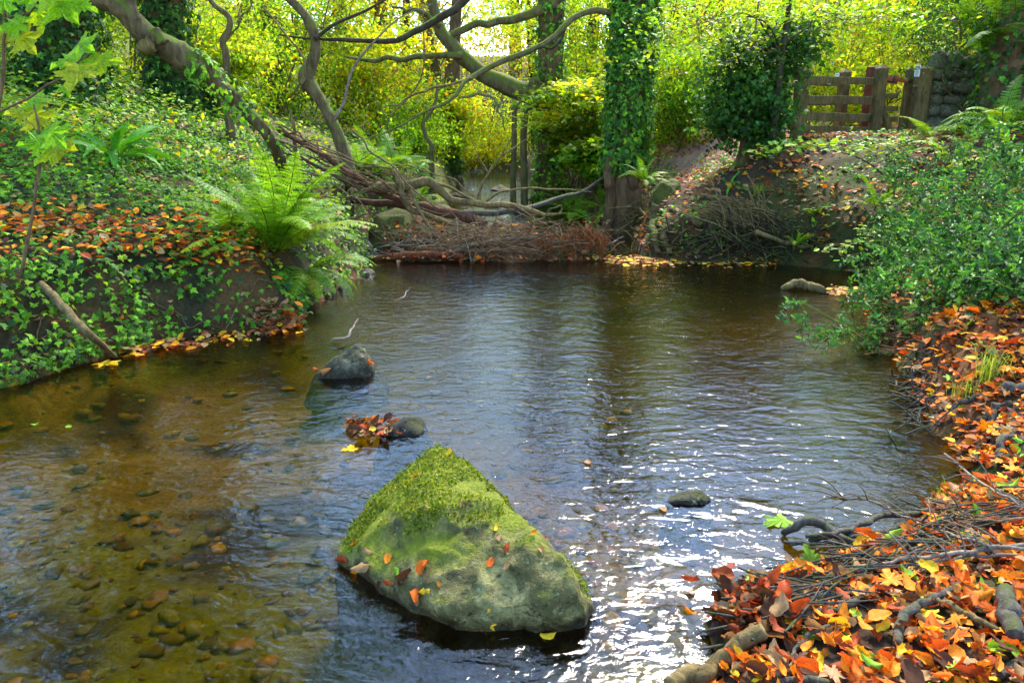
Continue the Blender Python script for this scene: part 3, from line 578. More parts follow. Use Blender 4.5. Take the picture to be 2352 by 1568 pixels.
t4, C4 = ivy_tree(140, 11.2, 165, 9, .34, 'broad dark ivy-covered trunk in the upper left corner', 7600, (.2, -.2), 0, .3, .095,
    crown=([((-6.4, 9.8, 6.2), (2.8, 2.6, 1.8), 36), ((-3.9, 9.8, 6.6), (1.7, 1.8, 1.1), 18), ((-4.5, 7.0, 6.6), (2.0, 1.8, 1.2), 22), ((-2.6, 10.5, 7.4), (1.3, 1.5, 1.0), 12), ((-4.6, 5.6, 8.0), (2.4, 1.9, 1.2), 26), ((-2.2, 6.0, 9.2), (1.6, 1.6, .8), 10)], 210, .46, .15, GREEN))
ivy_tree(878, 22, 270, 9, .22, 'slim ivy-covered trunk behind the curved tree', 1500, (.3, 0), 0, .2, .13, palette=([DG, MG, LG], [2, 4, 2]))
ivy_tree(640, 20, 220, 9, .2, 'thin ivy-wrapped trunk right of the pale slender stem', 1200, (-.3, 0), 0, .2, .12, palette=([MG, LG, YG], [3, 3, 1]))
ivy_tree(1028, 24, 330, 7, .25, 'dark leaning ivy stump beside the far stream bend', 900, (.6, 0), 0, .2, .13)
for u_, y_, v_, r_, lab_ in [(560, 23, 200, .16, 'thin dark trunk between the slender stem and the curved tree'), (930, 27, 260, .18, 'thin trunk above the far left ferns'), (1235, 31, 300, .2, 'trunk standing at the far stream bend'), (1345, 24, 250, .2, 'trunk just left of the big ivy tree'), (1530, 22, 230, .17, 'thin trunk right of the big ivy tree'), (1640, 26, 220, .2, 'far trunk left of the ivy stump'), (1880, 27, 180, .2, 'far trunk behind the fence panel'), (240, 18, 150, .18, 'trunk between the two broad ivy trunks')]:
    ivy_tree(u_, y_, v_, 8, r_, lab_, 420, (RG.normal(0, .5), 0), 0, .16, .13, palette=([DG, MG], [2, 3]), bark=M_BARK_DARK, name='woodland_tree')
ivy_tree(795, 24, 300, 8, .2, 'far ivy trunk left of the stream between yellow bushes', 900, (0, 0), 0, .25, .13, palette=([DG, MG], [2, 3]))

# the tree of the upper right corner; its unseen high crown is added to shade the pool
t5, C5 = ivy_tree(2325, 11.3, 150, 10.5, .26, 'dark tree trunk in the upper right corner above the wall', 2600, (-.8, -1.5), 0, .2, .085,
    crown=([((8.6, 9.5, 9.6), (2.6, 3.0, 1.8), 30), ((9.8, 12.5, 9.5), (2.4, 2.4, 2.0), 22)], 110, .6, .17, GREEN))
# ------------------------------------------------------------------ leaning and curved bare trees on the left bank
b = at(650, 330, 9.6); rt = thing('leaning_tree', (b[0], b[1], float(H(b[0], b[1]))), 'broken mossy tree leaning up to the left over the ivy bank', 'tree')
P = [ground_hit(668, 400) - [0, 0, .15]] + UV([(610, 305), (560, 252), (520, 210), (470, 165), (440, 143), (405, 120), (365, 98), (335, 78), (300, 42), (262, 15), (215, -4), (120, -40), (20, -90)], [9.7, 9.6, 9.5, 9.4, 9.35, 9.3, 9.2, 9.1, 9.0, 8.9, 8.8, 8.6, 8.3])
limb(rt, P, [.07, .075, .08, .095, .12, .14, .14, .135, .125, .11, .10, .09, .08, .06], M_BARK, 'trunk', 90, 18, 4, rough=.2)
limb(rt, UV([(352, 104), (340, 108), (326, 100)], 9.05), [.10, .085, .09], M_BARK_TAN, 'broken_stub', 8, 11, 9, rough=.3)
limb(rt, UV([(375, 100), (366, 84), (357, 66)], 9.1), [.07, .055, .05], M_BARK, 'branch_stub', 8, 9, 9, rough=.2)
limb(rt, UV([(312, 52), (300, 20), (296, -20), (285, -90)], 9.0), [.08, .07, .06, .05], M_BARK, 'branch', 12, 9, 9)
A = Acc(); C = spline(P, 60); ivy_on(A, C[2:24], np.full(22, .12), 420, .10, .07, ([MG, LG, DG], [2, 2, 1])); A.build('ivy', M_IVY, rt, kind='stuff', smooth=False)
b = at(797, 372, 11.0); ct = thing('curved_tree', (b[0], b[1], float(H(b[0], b[1]))), 'slender tree with an S-bent trunk beyond the debris dam', 'tree')
P = UV([(812, 430), (797, 372), (776, 312), (748, 250), (718, 205), (703, 178), (716, 145), (725, 115), (722, 80), (705, 40), (680, 12), (655, -10), (610, -60)], 11.0)
limb(ct, P, [.11, .10, .09, .085, .10, .12, .085, .075, .07, .065, .06, .05, .04], M_BARK, 'trunk', 80, 16, 8, rough=.17)
limb(ct, UV([(765, 285), (775, 262), (790, 235), (800, 190), (815, 150), (860, 95), (920, 40), (990, 10)], [11, 10.9, 10.9, 10.8, 10.8, 10.7, 10.6, 10.5]), [.03, .027, .024, .02, .018, .014, .01, .005], M_STICK_PALE, 'branch', 24, 6, 3)
limb(ct, UV([(722, 90), (770, 55), (840, 25), (900, -10)], 10.9), [.03, .025, .02, .012], M_BARK_DARK, 'branch', 16, 6, 3)
limb(ct, UV([(703, 178), (690, 195), (700, 140), (640, 60), (600, 10)], 10.9), [.02, .02, .016, .012, .008], M_BARK_TAN, 'branch', 18, 6, 5)
def stem(name, label, pts, y, r, mat, cat='tree', n=24, extra=()):
    P = UV(pts, y); b = P[0]; g = float(H(b[0], b[1])); P = [np.array([b[0], b[1], min(g, b[2]) - .1])] + P; t = thing(name, (b[0], b[1], g), label, cat)
    limb(t, P, [r * 1.2] + list(np.linspace(r, r * .5, len(P) - 1)), mat, 'trunk', n, 9, int(b[0] * 50) % 50, .03)
    for e, er in extra: limb(t, UV(e, y), [er, er * .4], mat, 'branch', 16, 6, 3, .05)
    return t
stem('slender_tree', 'slender pale stem bending left above the ivy bank', [(520, 200), (518, 165), (516, 120), (517, 90), (527, 48), (508, 25), (486, 5), (470, -20)], 11.6, .062, M_BARK, extra=[([(517, 95), (540, 60), (580, 10)], .02)])
stem('thin_stem', 'short thin pale stem standing left of the curved tree', [(680, 362), (678, 320), (672, 280), (666, 250)], 10.2, .03, M_BARK_TAN)
stem('thin_stem', 'snaking yellowish stem on the left bank by the far stream', [(992, 362), (993, 335), (978, 310), (972, 285), (985, 262), (1000, 235), (1005, 190)], 17, .06, M_BARK_MOSS)
stem('pale_trunk', 'pale upright trunk in the middle of the yellow leaves', [(1000, 330), (1003, 250), (1004, 190), (1000, 130), (988, 80), (975, 20)], 25, .16, M_BARK)
stem('thin_stem', 'thin mossy stem bent over the far stream', [(1180, 270), (1190, 245), (1205, 225)], 16.8, .06, M_BARK_MOSS)
stem('thin_stem', 'short mossy stem propped under the huge leaning limb', [(1205, 275), (1220, 250), (1238, 232)], 16.6, .07, M_BARK_MOSS)
rr = np.random.default_rng(31)
for k in range(30):
    u = rr.uniform(600, 1350) if k < 16 else rr.uniform(1480, 1700); y = rr.uniform(14, 26); v0 = 330 + rr.uniform(-10, 40); 
    xx = at(u, v0, y)[0]
    if land(np.array([xx]), np.array([y]))[3][0] or land(np.array([xx]), np.array([y]))[0][0] < .3: continue
    q = [(u, v0), (u + rr.uniform(-25, 25), v0 - 90), (u + rr.uniform(-60, 60), v0 - 190), (u + rr.uniform(-100, 100), v0 - 340)]
    e = [([(q[1][0], q[1][1]), (q[1][0] + rr.uniform(-60, 60), q[1][1] - 50), (q[1][0] + rr.uniform(-120, 120), q[1][1] - 120)], .012)]
    s = stem('understorey_stem', 'thin bare understorey stem among the leaves beyond the debris dam', q, y, rr.uniform(.014, .035), M_BARK_TAN if k % 3 else M_TWIG, extra=e); s['group'] = 'bare stems in the understorey'

# ------------------------------------------------------------------ bushes and leafy saplings behind
def bush(u, v, y, w, h, palette, label, n=16, per=120, size=.09, T=L_DIA, flat=.5, name='bush', mat=None, cat='bush', spread=.25, up=.6):
    """leafy shrub filling a picture-space ellipse: centre (u,v), half sizes w,h in metres, at y metres"""
    c = at(u, v, y); g = float(H(c[0], c[1])); root = thing(name, (c[0], c[1], g), label, cat); cc = in_ball(n, c, (w, w * .8, h), .15); cc[:, 2] = np.maximum(cc[:, 2], H(cc[:, 0], cc[:, 1]) + .1)
    for k in range(5):
        t = cc[k % n]; limb(root, [[c[0] + RG.normal(0, .1), c[1] + RG.normal(0, .1), g - .05], (t + [c[0], c[1], g]) / 2 + RG.normal(0, .12, 3), t], [.025, .018, .006], M_BARK_TAN, 'stem', 9, 5, k)
    tw = Acc(); twigs_to(tw, np.vstack([cc, [[c[0], c[1], g + .3 * (c[2] - g)]]])[-3:], cc, .012, 9); tw.build('twigs', M_TWIG, root, kind='stuff')
    A = Acc(); clump_leaves(A, cc, per, spread * w, size, palette, T, flat, up); A.build('foliage', mat or M_FAR, root, kind='stuff', smooth=False); return root
B = [(60, 60, 15, 1.8, 1.6, GREEN, 'bright bush glowing behind the upper left trunks'), (300, 90, 15.5, 1.3, 1.6, BRIGHT, 'yellow-green bush between the two dark ivy trunks'), (520, 60, 17, 1.8, 1.8, BRIGHT, 'yellow bush behind the slender bent stem'),
     (480, 140, 14, 1.0, .6, BRIGHT, 'low light green bush under the broken leaning tree'), (620, 110, 19, 1.6, 1.8, GREEN, 'green bush left of the curved tree'), (770, 80, 21, 1.9, 2.0, AUT, 'yellow autumn bush behind the curved tree'),
     (900, 190, 20, 1.5, 1.4, AUT, 'yellow and orange bush above the far left bank'), (860, 50, 26, 2.4, 2.0, AUT, 'far yellow bush at the top centre left'), (1010, 260, 23, 1.3, 1.1, AUT, 'orange-tinged bush above the stream bend'), (940, 300, 18, 1.0, .7, GREEN, 'green bush low on the far left bank'),
     (1120, 90, 30, 2.6, 2.0, AUT, 'far yellow bush under the bright gap at top centre'), (1080, 330, 30, 2.0, 1.0, AUT, 'yellow bush closing the stream bend'), (1150, 300, 33, 2.4, 1.6, GREEN, 'green thicket beyond the stream bend'),
     (1330, 120, 22, 1.9, 2.0, BRIGHT, 'yellow-green bush left of the big ivy tree'), (1340, 240, 16, 1.0, .8, BRIGHT, 'light green sycamore bush on the right of the far stream'), (1325, 315, 17, .7, .6, BRIGHT, 'leafy bush leaning over the far stream from the right'), (1385, 370, 14.5, .6, .4, GREEN, 'low green bush at the right waterside beyond the dam'),
     (1560, 60, 16, 1.5, 1.6, BRIGHT, 'bright leafy bush right of the big ivy tree'), (1560, 210, 15, 1.1, .9, GREEN, 'green bush at the path edge right of the big ivy tree'), (1690, 30, 19, 2.0, 1.8, BRIGHT, 'glowing bush above the dark ivy stump'), (1900, 60, 20, 2.3, 1.8, BRIGHT, 'sunlit yellow-green bush right behind the gate'),
     (2060, 90, 18, 1.7, 1.5, BRIGHT, 'sunlit bush behind the gate latch'), (1980, 200, 20, 2.4, .8, BRIGHT, 'low bright bush seen through the gate rails'), (2170, 40, 15, 1.4, 1.2, BRIGHT, 'bright bush over the stone wall'), (1480, 300, 17, 1.3, .7, BRIGHT, 'low bright bush behind the big ivy tree'), (1640, 300, 17, 1.2, .4, GREEN, 'low green bush along the path left of the ivy stump'), (1420, 40, 26, 2.4, 2.2, BRIGHT, 'far bright bush behind the big ivy tree')]
for k, a in enumerate(B):
    if 'sycamore bush' in a[6] or 'leaning over' in a[6] or 'right waterside' in a[6] or 'low bright bush behind the big' in a[6]:
        bush(*a, n=26, per=110, size=.135, T=L_IVY3, flat=.22, up=1.7, spread=.3); continue
    far = a[2] > 19; bush(*a, n=26, per=260 if far else 220, size=.12 if far else .095, T=L_DIA)
bush(2270, 60, 12.2, 1.1, 1.0, DARK, 'dark glossy holly tree in the upper right corner', 26, 190, .07, L_HOL, .8, 'holly_tree', M_HOLLY, 'tree')
# ivy stump with a dark crown left of the gate
b = at(1712, 385, 11.1); root = thing('ivy_stump', (b[0], b[1], float(H(b[0], b[1]))), 'twin-stemmed stump smothered in dark ivy left of the gate', 'tree')
limb(root, UV([(1700, 400), (1712, 360), (1720, 300), (1722, 240), (1730, 170)], 11.1), [.17, .13, .12, .12, .08], M_BARK_IVY, 'trunk', 24, 14, 5, rough=.15)
limb(root, UV([(1785, 335), (1778, 300), (1765, 250), (1758, 190)], 11.35), [.15, .12, .10, .07], M_BARK_IVY, 'trunk', 24, 14, 6, rough=.15)
cc = np.vstack([in_ball(34, at(1728, 195, 11.1), (.62, .5, .72), .1), in_ball(12, at(1830, 110, 11.0), (.45, .35, .30), .1), in_ball(14, at(1680, 240, 11.0), (.4, .35, .45), .1), in_ball(10, at(1740, 300, 11.0), (.35, .3, .3), .1)])
A = Acc(); clump_leaves(A, cc, 105, .15, .075, ([DG, (.03, .09, .012), MG], [3, 3, 1]), L_IVY, .9, .4); A.build('foliage', M_IVY, root, kind='stuff', smooth=False)
tw = Acc(); twigs_to(tw, np.array(UV([(1722, 240), (1758, 190), (1740, 120)], 11.1)), cc, .014, 8); tw.build('twigs', M_TWIG, root, kind='stuff')
# thin beech sapling in front of it, layered sprays
root = stem('beech_sapling', 'thin straight sapling with layered light green sprays left of the gate', [(1775, 318), (1788, 240), (1800, 130), (1808, 60), (1813, -10), (1820, -120)], 10.7, .05, M_BARK_DARK, extra=[([(1797, 130), (1765, 85), (1740, 45), (1715, 38)], .022), ([(1803, 100), (1850, 60), (1900, 30)], .016), ([(1800, 120), (1740, 40), (1640, 45)], .014)])
cc = np.array([at(u, v, y) for u, v, y in [(1500, 40, 10), (1540, 70, 10.3), (1580, 45, 10.2), (1620, 70, 10.5), (1660, 40, 10.4), (1700, 60, 10.5), (1660, 100, 10.4), (1730, 90, 10.5), (1600, 110, 10.4), (1560, 120, 10.2), (1520, 100, 10), (1690, 140, 10.6), (1770, 40, 10.6), (1830, 30, 10.6), (1880, 25, 10.5), (1930, 30, 10.4), (1990, 40, 10.3), (2050, 25, 10.3), (1640, 10, 10.3), (1560, 5, 10.2), (1750, 5, 10.4), (2100, 50, 10.2), (1480, 150, 10.4)]])
A = Acc(); clump_leaves(A, cc, 60, .24, .075, BEECH, L_OVAL, .22, 1.6); A.build('foliage', M_LEAF, root, kind='stuff', smooth=False)
tw = Acc(); twigs_to(tw, np.array(UV([(1800, 130), (1765, 85), (1740, 45), (1808, 60), (1640, 45), (1900, 30)], 10.7)), cc, .008, 8); tw.build('twigs', M_TWIG, root, kind='stuff')
# leafy carpet of the far banks
A = Acc(); n = 34000; x = RG.uniform(-14, 14, n); y = 8.5 + 30 * RG.random(n) ** 1.5; d, dl, dr, ins = land(x, y); left = dl < dr
ok = (d > .15) & ~ins & (left | (y > 14)) & ~((x > 3) & (y < 20) & (y > 9)); x, y, d = x[ok], y[ok], d[ok]; n = len(x)
z = H(x, y) + RG.uniform(.02, .35, n) * (.4 + .6 * np.abs(noise3(x, y, 0, 3))); col = pal(n, [LG, MG, YG, DG, YEL, TAN], [4, 4, 2, 1, 1, .5], .25)
place(L_DIA, np.stack([x, y, z], 1), gauss(n), gauss(n, .6) + [0, -.3, 1], RG.uniform(.06, .14, n), col, A)
A.build('undergrowth', M_LEAF, smooth=False, kind='stuff', label='low green leafy undergrowth carpeting the far banks', cat='undergrowth')

# the wood beyond, one mass of leaves on the valley sides
A = Acc(); C = []
while len(C) < 520:
    x, y = RG.uniform(-34, 34), RG.uniform(24, 52)
    if land(np.array([x]), np.array([y]))[0][0] < .8 or inside(np.array([x]), np.array([y]), POLY)[0]: continue
    C.append((x, y, float(H(x, y)) + RG.uniform(.2, 1) * (2.5 + .09 * abs(x) * 1.5 + .05 * (y - 24))))
C = np.array(C); lf = C[:, 0] < 3
clump_leaves(A, C[lf], 95, .75, .24, AUT, L_DIA, .7); clump_leaves(A, C[~lf], 95, .75, .24, BRIGHT, L_DIA, .7)
A.build('distant_wood', M_FAR, kind='stuff', smooth=False, label='yellow and green wood closing the valley behind the stream', cat='wood')
for k, (x0, x1, y0, y1, h0, n, p, lab) in enumerate([(-17, -7, 14, 24, 3.2, 90, BRIGHT, 'bright leaves of the wood on the upper left slope'), (7, 17, 15, 24, 3.0, 90, BRIGHT, 'glowing yellow-green leaves of the wood behind the gate and wall')]):
    A = Acc(); x = RG.uniform(x0, x1, n); y = RG.uniform(y0, y1, n); C = np.stack([x, y, H(x, y) + RG.uniform(.1, 1, n) * h0], 1); clump_leaves(A, C, 170, .5, .13, p, L_DIA, .6); A.build('wood_foliage', M_FAR, kind='stuff', smooth=False, label=lab, cat='wood')
# ------------------------------------------------------------------ gate, fences, wall
def box(acc, a, b, w, t, wdir=None, C=None, bev=.12):
    """squared timber from a to b, w wide (along wdir) and t thick, chamfered edges"""
    a, b = np.asarray(a, float), np.asarray(b, float); T = unit(b - a); wd = np.array([0, 0, 1.0]) if wdir is None else np.asarray(wdir, float); wd = unit(wd - T * wd.dot(T)); td = np.cross(T, wd)
    c = bev * min(w, t); o = [(w / 2, t / 2 - c), (w / 2 - c, t / 2), (-w / 2 + c, t / 2), (-w / 2, t / 2 - c), (-w / 2, -t / 2 + c), (-w / 2 + c, -t / 2), (w / 2 - c, -t / 2), (w / 2, -t / 2 + c)]
    n = 6; V = []
    for k in range(n):
        p = a + (b - a) * k / (n - 1); j = RG.normal(0, .0025, 2); V += [p + wd * (x + j[0]) + td * (y + j[1]) for x, y in o]
    i = np.arange(n - 1)[:, None] * 8; j = np.arange(8)[None]; j2 = (j + 1) % 8; F = np.stack([i + j, i + j2, i + 8 + j2, i + 8 + j], -1).reshape(-1, 4)
    V += [a, b]; m = n * 8; jj = np.arange(8); kk = (jj + 1) % 8
    F3 = np.concatenate([np.stack([np.full(8, m), kk, jj], 1), np.stack([np.full(8, m + 1), (n - 1) * 8 + jj, (n - 1) * 8 + kk], 1)]); acc.add(np.array(V), [F, F3], C); return acc
def pyramid(acc, c, w, d, h, ang=0):
    R_ = rotz(ang); V = np.array([(-w / 2, -d / 2, 0), (w / 2, -d / 2, 0), (w / 2, d / 2, 0), (-w / 2, d / 2, 0), (-w * .06, -d * .06, h), (w * .06, -d * .06, h), (w * .06, d * .06, h), (-w * .06, d * .06, h)]) @ R_.T + c
    acc.add(V, np.array([(0, 1, 5, 4), (1, 2, 6, 5), (2, 3, 7, 6), (3, 0, 4, 7), (4, 5, 6, 7), (3, 2, 1, 0)]))
def post(parent, u, vt, vb, y, w, name='post', mat=None, cap=.07, ang=.15, d=None, **kw):
    b, t = at(u, vb, y), at(u, vt, y); x = b[0]; g = min(b[2], float(H(x, y))) - .12; z1 = t[2] - cap; A = Acc()
    box(A, (x, y, g), (x, y, z1), w, d or w, (math.cos(ang), math.sin(ang), 0)); pyramid(A, (x, y, z1 - .002), w, d or w, cap, ang)
    return A.build(name, mat or M_POST, parent, smooth=False, **kw), np.array([x, y, z1])
def rail(parent, u0, v0, y0, u1, v1, y1, hpx, t=.035, name='rail', mat=None, **kw):
    a, b = at(u0, v0, y0), at(u1, v1, y1); return box(Acc(), a, b, hpx * y0 / FPX, t).build(name, mat or M_POST, parent, smooth=False, **kw)
b = at(1828, 320, 11.5); fen = thing('fence', b, 'dark weathered four-rail timber fence panel beside the ivy stump', 'fence')
post(fen, 1829, 152, 321, 11.5, .17); post(fen, 2006, 147, 312, 12.3, .155)
for v0, v1, h in [(184, 187, 15.5), (229, 231, 18), (267, 271, 18), (297, 301, 17)]: rail(fen, 1838, v0, 11.62, 2004, v1, 12.36, h)
b = at(2070, 310, 12.5); gate = thing('gate', b, 'narrow timber gate with diagonal brace and red metal latch bar', 'gate')
post(gate, 2071, 153, 308, 12.45, .12, 'stile', None, .05, .1, .09)
V_ = Acc(); box(V_, at(2010, 172, 12.62), at(2010, 304, 12.62), .09, .07, (1, 0, 0)); V_.build('stile', M_POST, gate, smooth=False)
for v0, v1, h in [(178, 184, 16), (220, 220, 11), (250, 250, 11), (274, 274, 11), (299, 299, 11)]: rail(gate, 2014, v0, 12.56, 2062, v1, 12.5, h, .05)
rail(gate, 2015, 202, 12.45, 2046, 308, 12.42, 11, .04, 'brace')
M_LATCH = bark_mat('latch_red_paint', (.20, .035, .02), (.38, .07, .035), 0, 30, rough=.5); M_IRON = bark_mat('iron_black', (.012, .011, .011), (.05, .045, .04), 0, 40, rough=.5)
A = Acc(); box(A, at(2036, 180, 12.36), at(2052, 181.5, 12.36), .062, .03); box(A, at(2053, 182, 12.36), at(2086, 186, 12.36), .062, .03); lt = A.build('latch_bar', M_LATCH, gate, smooth=False)
A = Acc(); box(A, at(2051.5, 176, 12.35), at(2052.5, 191, 12.35), .02, .05, (1, 0, 0)); A.build('latch_staple', M_IRON, lt, smooth=False)
A = Acc(); box(A, at(2084, 187.5, 12.38), at(2093, 188.5, 12.38), .03, .03); A.build('bolt', M_IRON, lt, smooth=False)
gp = thing('gate_post', at(2103, 292, 12.2), 'stout square gate post with a small white notice beside the stone wall', 'post')
gpp = post(gp, 2103, 152, 300, 12.2, .23, 'post', None, .045, -.2)[0]
A = Acc(); 
for du, dv in ((-2, 196), (3, 195)): box(A, at(2102 + du, dv, 12.07), at(2102 + du, dv + 3, 12.07), .012, .012, (1, 0, 0))
A.build('catch_scar', M_STICK_PALE, gpp, smooth=False)
A = Acc(); box(A, at(2103, 200, 12.075), at(2103, 205.5, 12.075), .022, .02, (1, 0, 0)); A.build('latch_hole', M_IRON, gpp, smooth=False)
def flat_mat(name, c, rough=.6): k = NT(name); f = k.noise(30, 3, .5, k.co()); return k.done(k.bsdf(k.mix(k.ramp(f, [(.4, (0, 0, 0)), (.8, (.5,) * 3)]), c, tuple(x * .6 for x in c)), rough, .3))
M_WHITE = flat_mat('sign_white', (.72, .72, .70)); M_INK = flat_mat('sign_ink', (.02, .02, .025)); M_BLUE = flat_mat('sign_blue', (.05, .05, .22))
sg = thing('notice', at(2107, 172, 12.05), 'tall white notice with a black ring and dog symbol on the gate post', 'sign')
def plate(parent, u, v, y, w, h, mat, name, t=.004, dx=0, dz=0):
    c = at(u, v, y) + [dx, 0, dz]; return box(Acc(), c - [0, 0, h / 2], c + [0, 0, h / 2], w, t, (1, 0, 0), bev=.2).build(name, mat, parent, smooth=False)
sgp = plate(sg, 2107, 163, 12.052, .085, .17, M_WHITE, 'plate', .005)
c = at(2107, 163, 12.044) + [0, 0, .04]; th = np.linspace(0, 2 * math.pi, 29); V, F = tube([c + .03 * np.array([math.cos(a), 0, math.sin(a)]) for a in th], [.0042], 57, 6, 0, 0); obj('ring', V, F, M_INK, sgp)
dog = [(-.018, .006), (-.02, .012), (-.013, .009), (.008, .009), (.012, .016), (.02, .014), (.021, .009), (.014, .006), (.013, -.002), (.015, -.014), (.011, -.014), (.008, -.003), (-.008, -.002), (-.011, -.014), (-.015, -.014), (-.013, 0)]
V = np.array([c + [x, s, z] for s in (-.002, .002) for x, z in dog]); n = len(dog); bm = bmesh.new(); vs = [bm.verts.new(p) for p in V]; bm.faces.new(vs[:n]); bm.faces.new(vs[n:][::-1])
for k in range(n): bm.faces.new([vs[k], vs[k + n], vs[(k + 1) % n + n], vs[(k + 1) % n]])
me = bpy.data.meshes.new('dog_symbol'); off = Vector(sg.location); bmesh.ops.translate(bm, verts=bm.verts, vec=-off); bm.to_mesh(me); bm.free(); me.materials.append(M_INK); o = bpy.data.objects.new('dog_symbol', me); COL.objects.link(o); o.parent = sgp
for k in range(4): plate(sgp, 2107, 163, 12.046, .055 - .012 * (k % 2), .006, M_INK, 'print_line', .003, 0, -.012 - .018 * k)
s2 = thing('notice', at(1914, 173, 13.35), 'small white plate on the back fence post', 'sign'); s2p = plate(s2, 1923, 172, 13.17, .075, .05, M_WHITE, 'plate'); plate(s2p, 1923, 172, 13.165, .05, .008, M_INK, 'print_line', .003)
s3 = thing('notice', at(2024, 176, 12.4), 'small white and blue sticker at the end of the gate latch rail', 'sign'); s3p = plate(s3, 2025, 177, 12.52, .05, .085, M_WHITE, 'plate'); plate(s3p, 2025, 177, 12.512, .012, .07, M_BLUE, 'blue_edge', .003, .018); plate(s3p, 2025, 177, 12.512, .02, .012, M_INK, 'print_line', .003, -.006)
b = at(1926, 311, 13.3); bf = thing('fence', b, 'back fence of the kissing gate with paler rails and pointed posts', 'fence')
post(bf, 1925, 157, 308, 13.3, .16); post(bf, 1996, 150, 300, 13.4, .13, 'post', None, .05)
post(bf, 1982, 152, 300, 13.2, .10, 'post', M_POST_RED, .02, label='red-brown painted post')
for v in (194, 239): rail(bf, 1840, v, 13.2, 1922, v - .5, 13.32, 7)
s4 = thing('notice', at(1905, 193, 13.2), 'tiny white label on the top rail of the back fence', 'sign'); plate(s4, 1905, 192, 13.14, .06, .03, M_WHITE, 'plate')
w = thing('stone_wall', at(2200, 290, 12.3), 'mossy dry stone wall of big rounded stones right of the gate post', 'wall')
IV3, IF3 = ico(3); SM = []
for k in range(9):
    V = IV3 * (1 + .28 * fbm(IV3[:, 0] * 1.3 + 7 * k, IV3[:, 1] * 1.3, IV3[:, 2] * 1.3, 3, k))[:, None]; V = np.sign(V) * np.abs(V) ** .8; SM.append(mesh_np('stone', V, IF3, M_WALL))
x0, x1 = at(2120, 290, 12.3)[0], at(2400, 290, 12.3)[0] + .6; zb = at(2120, 300, 12.3)[2] - .15; zt = at(2150, 178, 12.3)[2]; z = zb; row = 0
while z < zt:
    hh_ = RG.uniform(.15, .24); x = x0 - RG.uniform(0, .1) + (.05 if row == 0 else 0)
    while x < x1:
        ww = RG.uniform(.2, .46); gz = .18 * max(0, x - x0 - 1.0)
        M = Matrix.Translation((x + ww / 2, 12.35 + RG.normal(0, .03), z + hh_ / 2 + RG.normal(0, .01))) @ Matrix.Rotation(RG.normal(0, .08), 4, 'Y') @ Matrix.Rotation(RG.normal(0, .2), 4, 'Z') @ Matrix.Diagonal((ww * .53, .21, hh_ * .56, 1))
        inst('stone', SM[RG.integers(9)], M, w); x += ww * .97
    z += hh_ * .95; row += 1
x = x0
while x < x1:      # upright coping stones
    ww = RG.uniform(.16, .3); hh_ = RG.uniform(.2, .3)
    M = Matrix.Translation((x + ww / 2, 12.35, z + hh_ * .38)) @ Matrix.Rotation(RG.normal(0, .2), 4, 'Y') @ Matrix.Rotation(RG.normal(0, .2), 4, 'Z') @ Matrix.Diagonal((ww * .55, .2, hh_ * .55, 1)); inst('stone', SM[RG.integers(9)], M, w); x += ww * .98
obj('core', [(x0 + .05, 12.28, zb), (x1, 12.28, zb), (x1, 12.5, zb), (x0 + .05, 12.5, zb), (x0 + .05, 12.28, zt), (x1, 12.28, zt), (x1, 12.5, zt), (x0 + .05, 12.5, zt)], np.array([(0, 1, 5, 4), (1, 2, 6, 5), (2, 3, 7, 6), (3, 0, 4, 7), (4, 5, 6, 7)]), M_ROCK_DARK, w, smooth=False)

# ------------------------------------------------------------------ debris dam
def log(name, label, pts, y, r, mat, n=30, sides=10, wob=.02, cat='branch', forks=(), group=None, rough=.1):
    V, F = tube(UV(pts, y), r, n, sides, rough, len(label) + int(pts[0][0]), True, wob); o = obj(name, V, F, mat, label=label, cat=cat, group=group)
    for f, fr in forks:
        V, F = tube(UV(f, y if np.isscalar(y) else y[-1]), [fr, fr * .3], 14, 6, .05, 3, True, .03); obj('twig', V, F, mat, o)
    return o
log('log', 'thick red-brown log lying across the dam to the right', [(790, 458), (850, 464), (917, 470), (984, 478), (1051, 493), (1095, 508), (1115, 516)], [11.0, 10.9, 10.7, 10.5, 10.3, 10.15, 10.1], [.045, .05, .055, .062, .07, .072, .07], M_BARK_RED, 40, 14)
log('log', 'forked olive branch with a sawn end spanning the dam', [(852, 429), (917, 430), (960, 422), (986, 420), (1017, 446), (1051, 463), (1104, 468), (1167, 473), (1217, 484), (1251, 493), (1275, 493), (1292, 488)], 10.3, [.075, .075, .07, .066, .055, .05, .045, .04, .033, .025, .018, .01], M_BARK_TAN, 54, 12, forks=[([(990, 419), (1030, 430), (1080, 455), (1150, 475), (1217, 500)], .025), ([(1285, 490), (1288, 480), (1291, 474)], .014), ([(1217, 484), (1190, 470), (1180, 455)], .01)])
log('log', 'long reddish branch slanting down from the left bank onto the dam', [(640, 300), (700, 333), (784, 385), (850, 428), (900, 452), (940, 468)], [9.9, 10, 10.2, 10.35, 10.4, 10.45], [.028, .035, .042, .046, .048, .045], M_BARK_RED, 34, 10)
log('log', 'second slanting branch below the long reddish one', [(690, 360), (760, 400), (830, 435), (862, 447)], [10, 10.2, 10.25, 10.3], [.018, .024, .03, .03], M_BARK_RED)
log('log', 'upright stub curving down through the forked branch', [(900, 391), (908, 402), (918, 425), (926, 455), (940, 478), (966, 488), (1000, 503), (1052, 520)], 10.18, [.04, .045, .045, .045, .05, .045, .04, .03], M_BARK_TAN, 36, 10)
log('log', 'thin olive branch dropping steeply to the dam front', [(944, 436), (952, 460), (965, 486), (985, 520), (1002, 548)], [10.15, 10.1, 10.0, 9.9, 9.8], [.028, .028, .025, .022, .016], M_BARK_TAN)
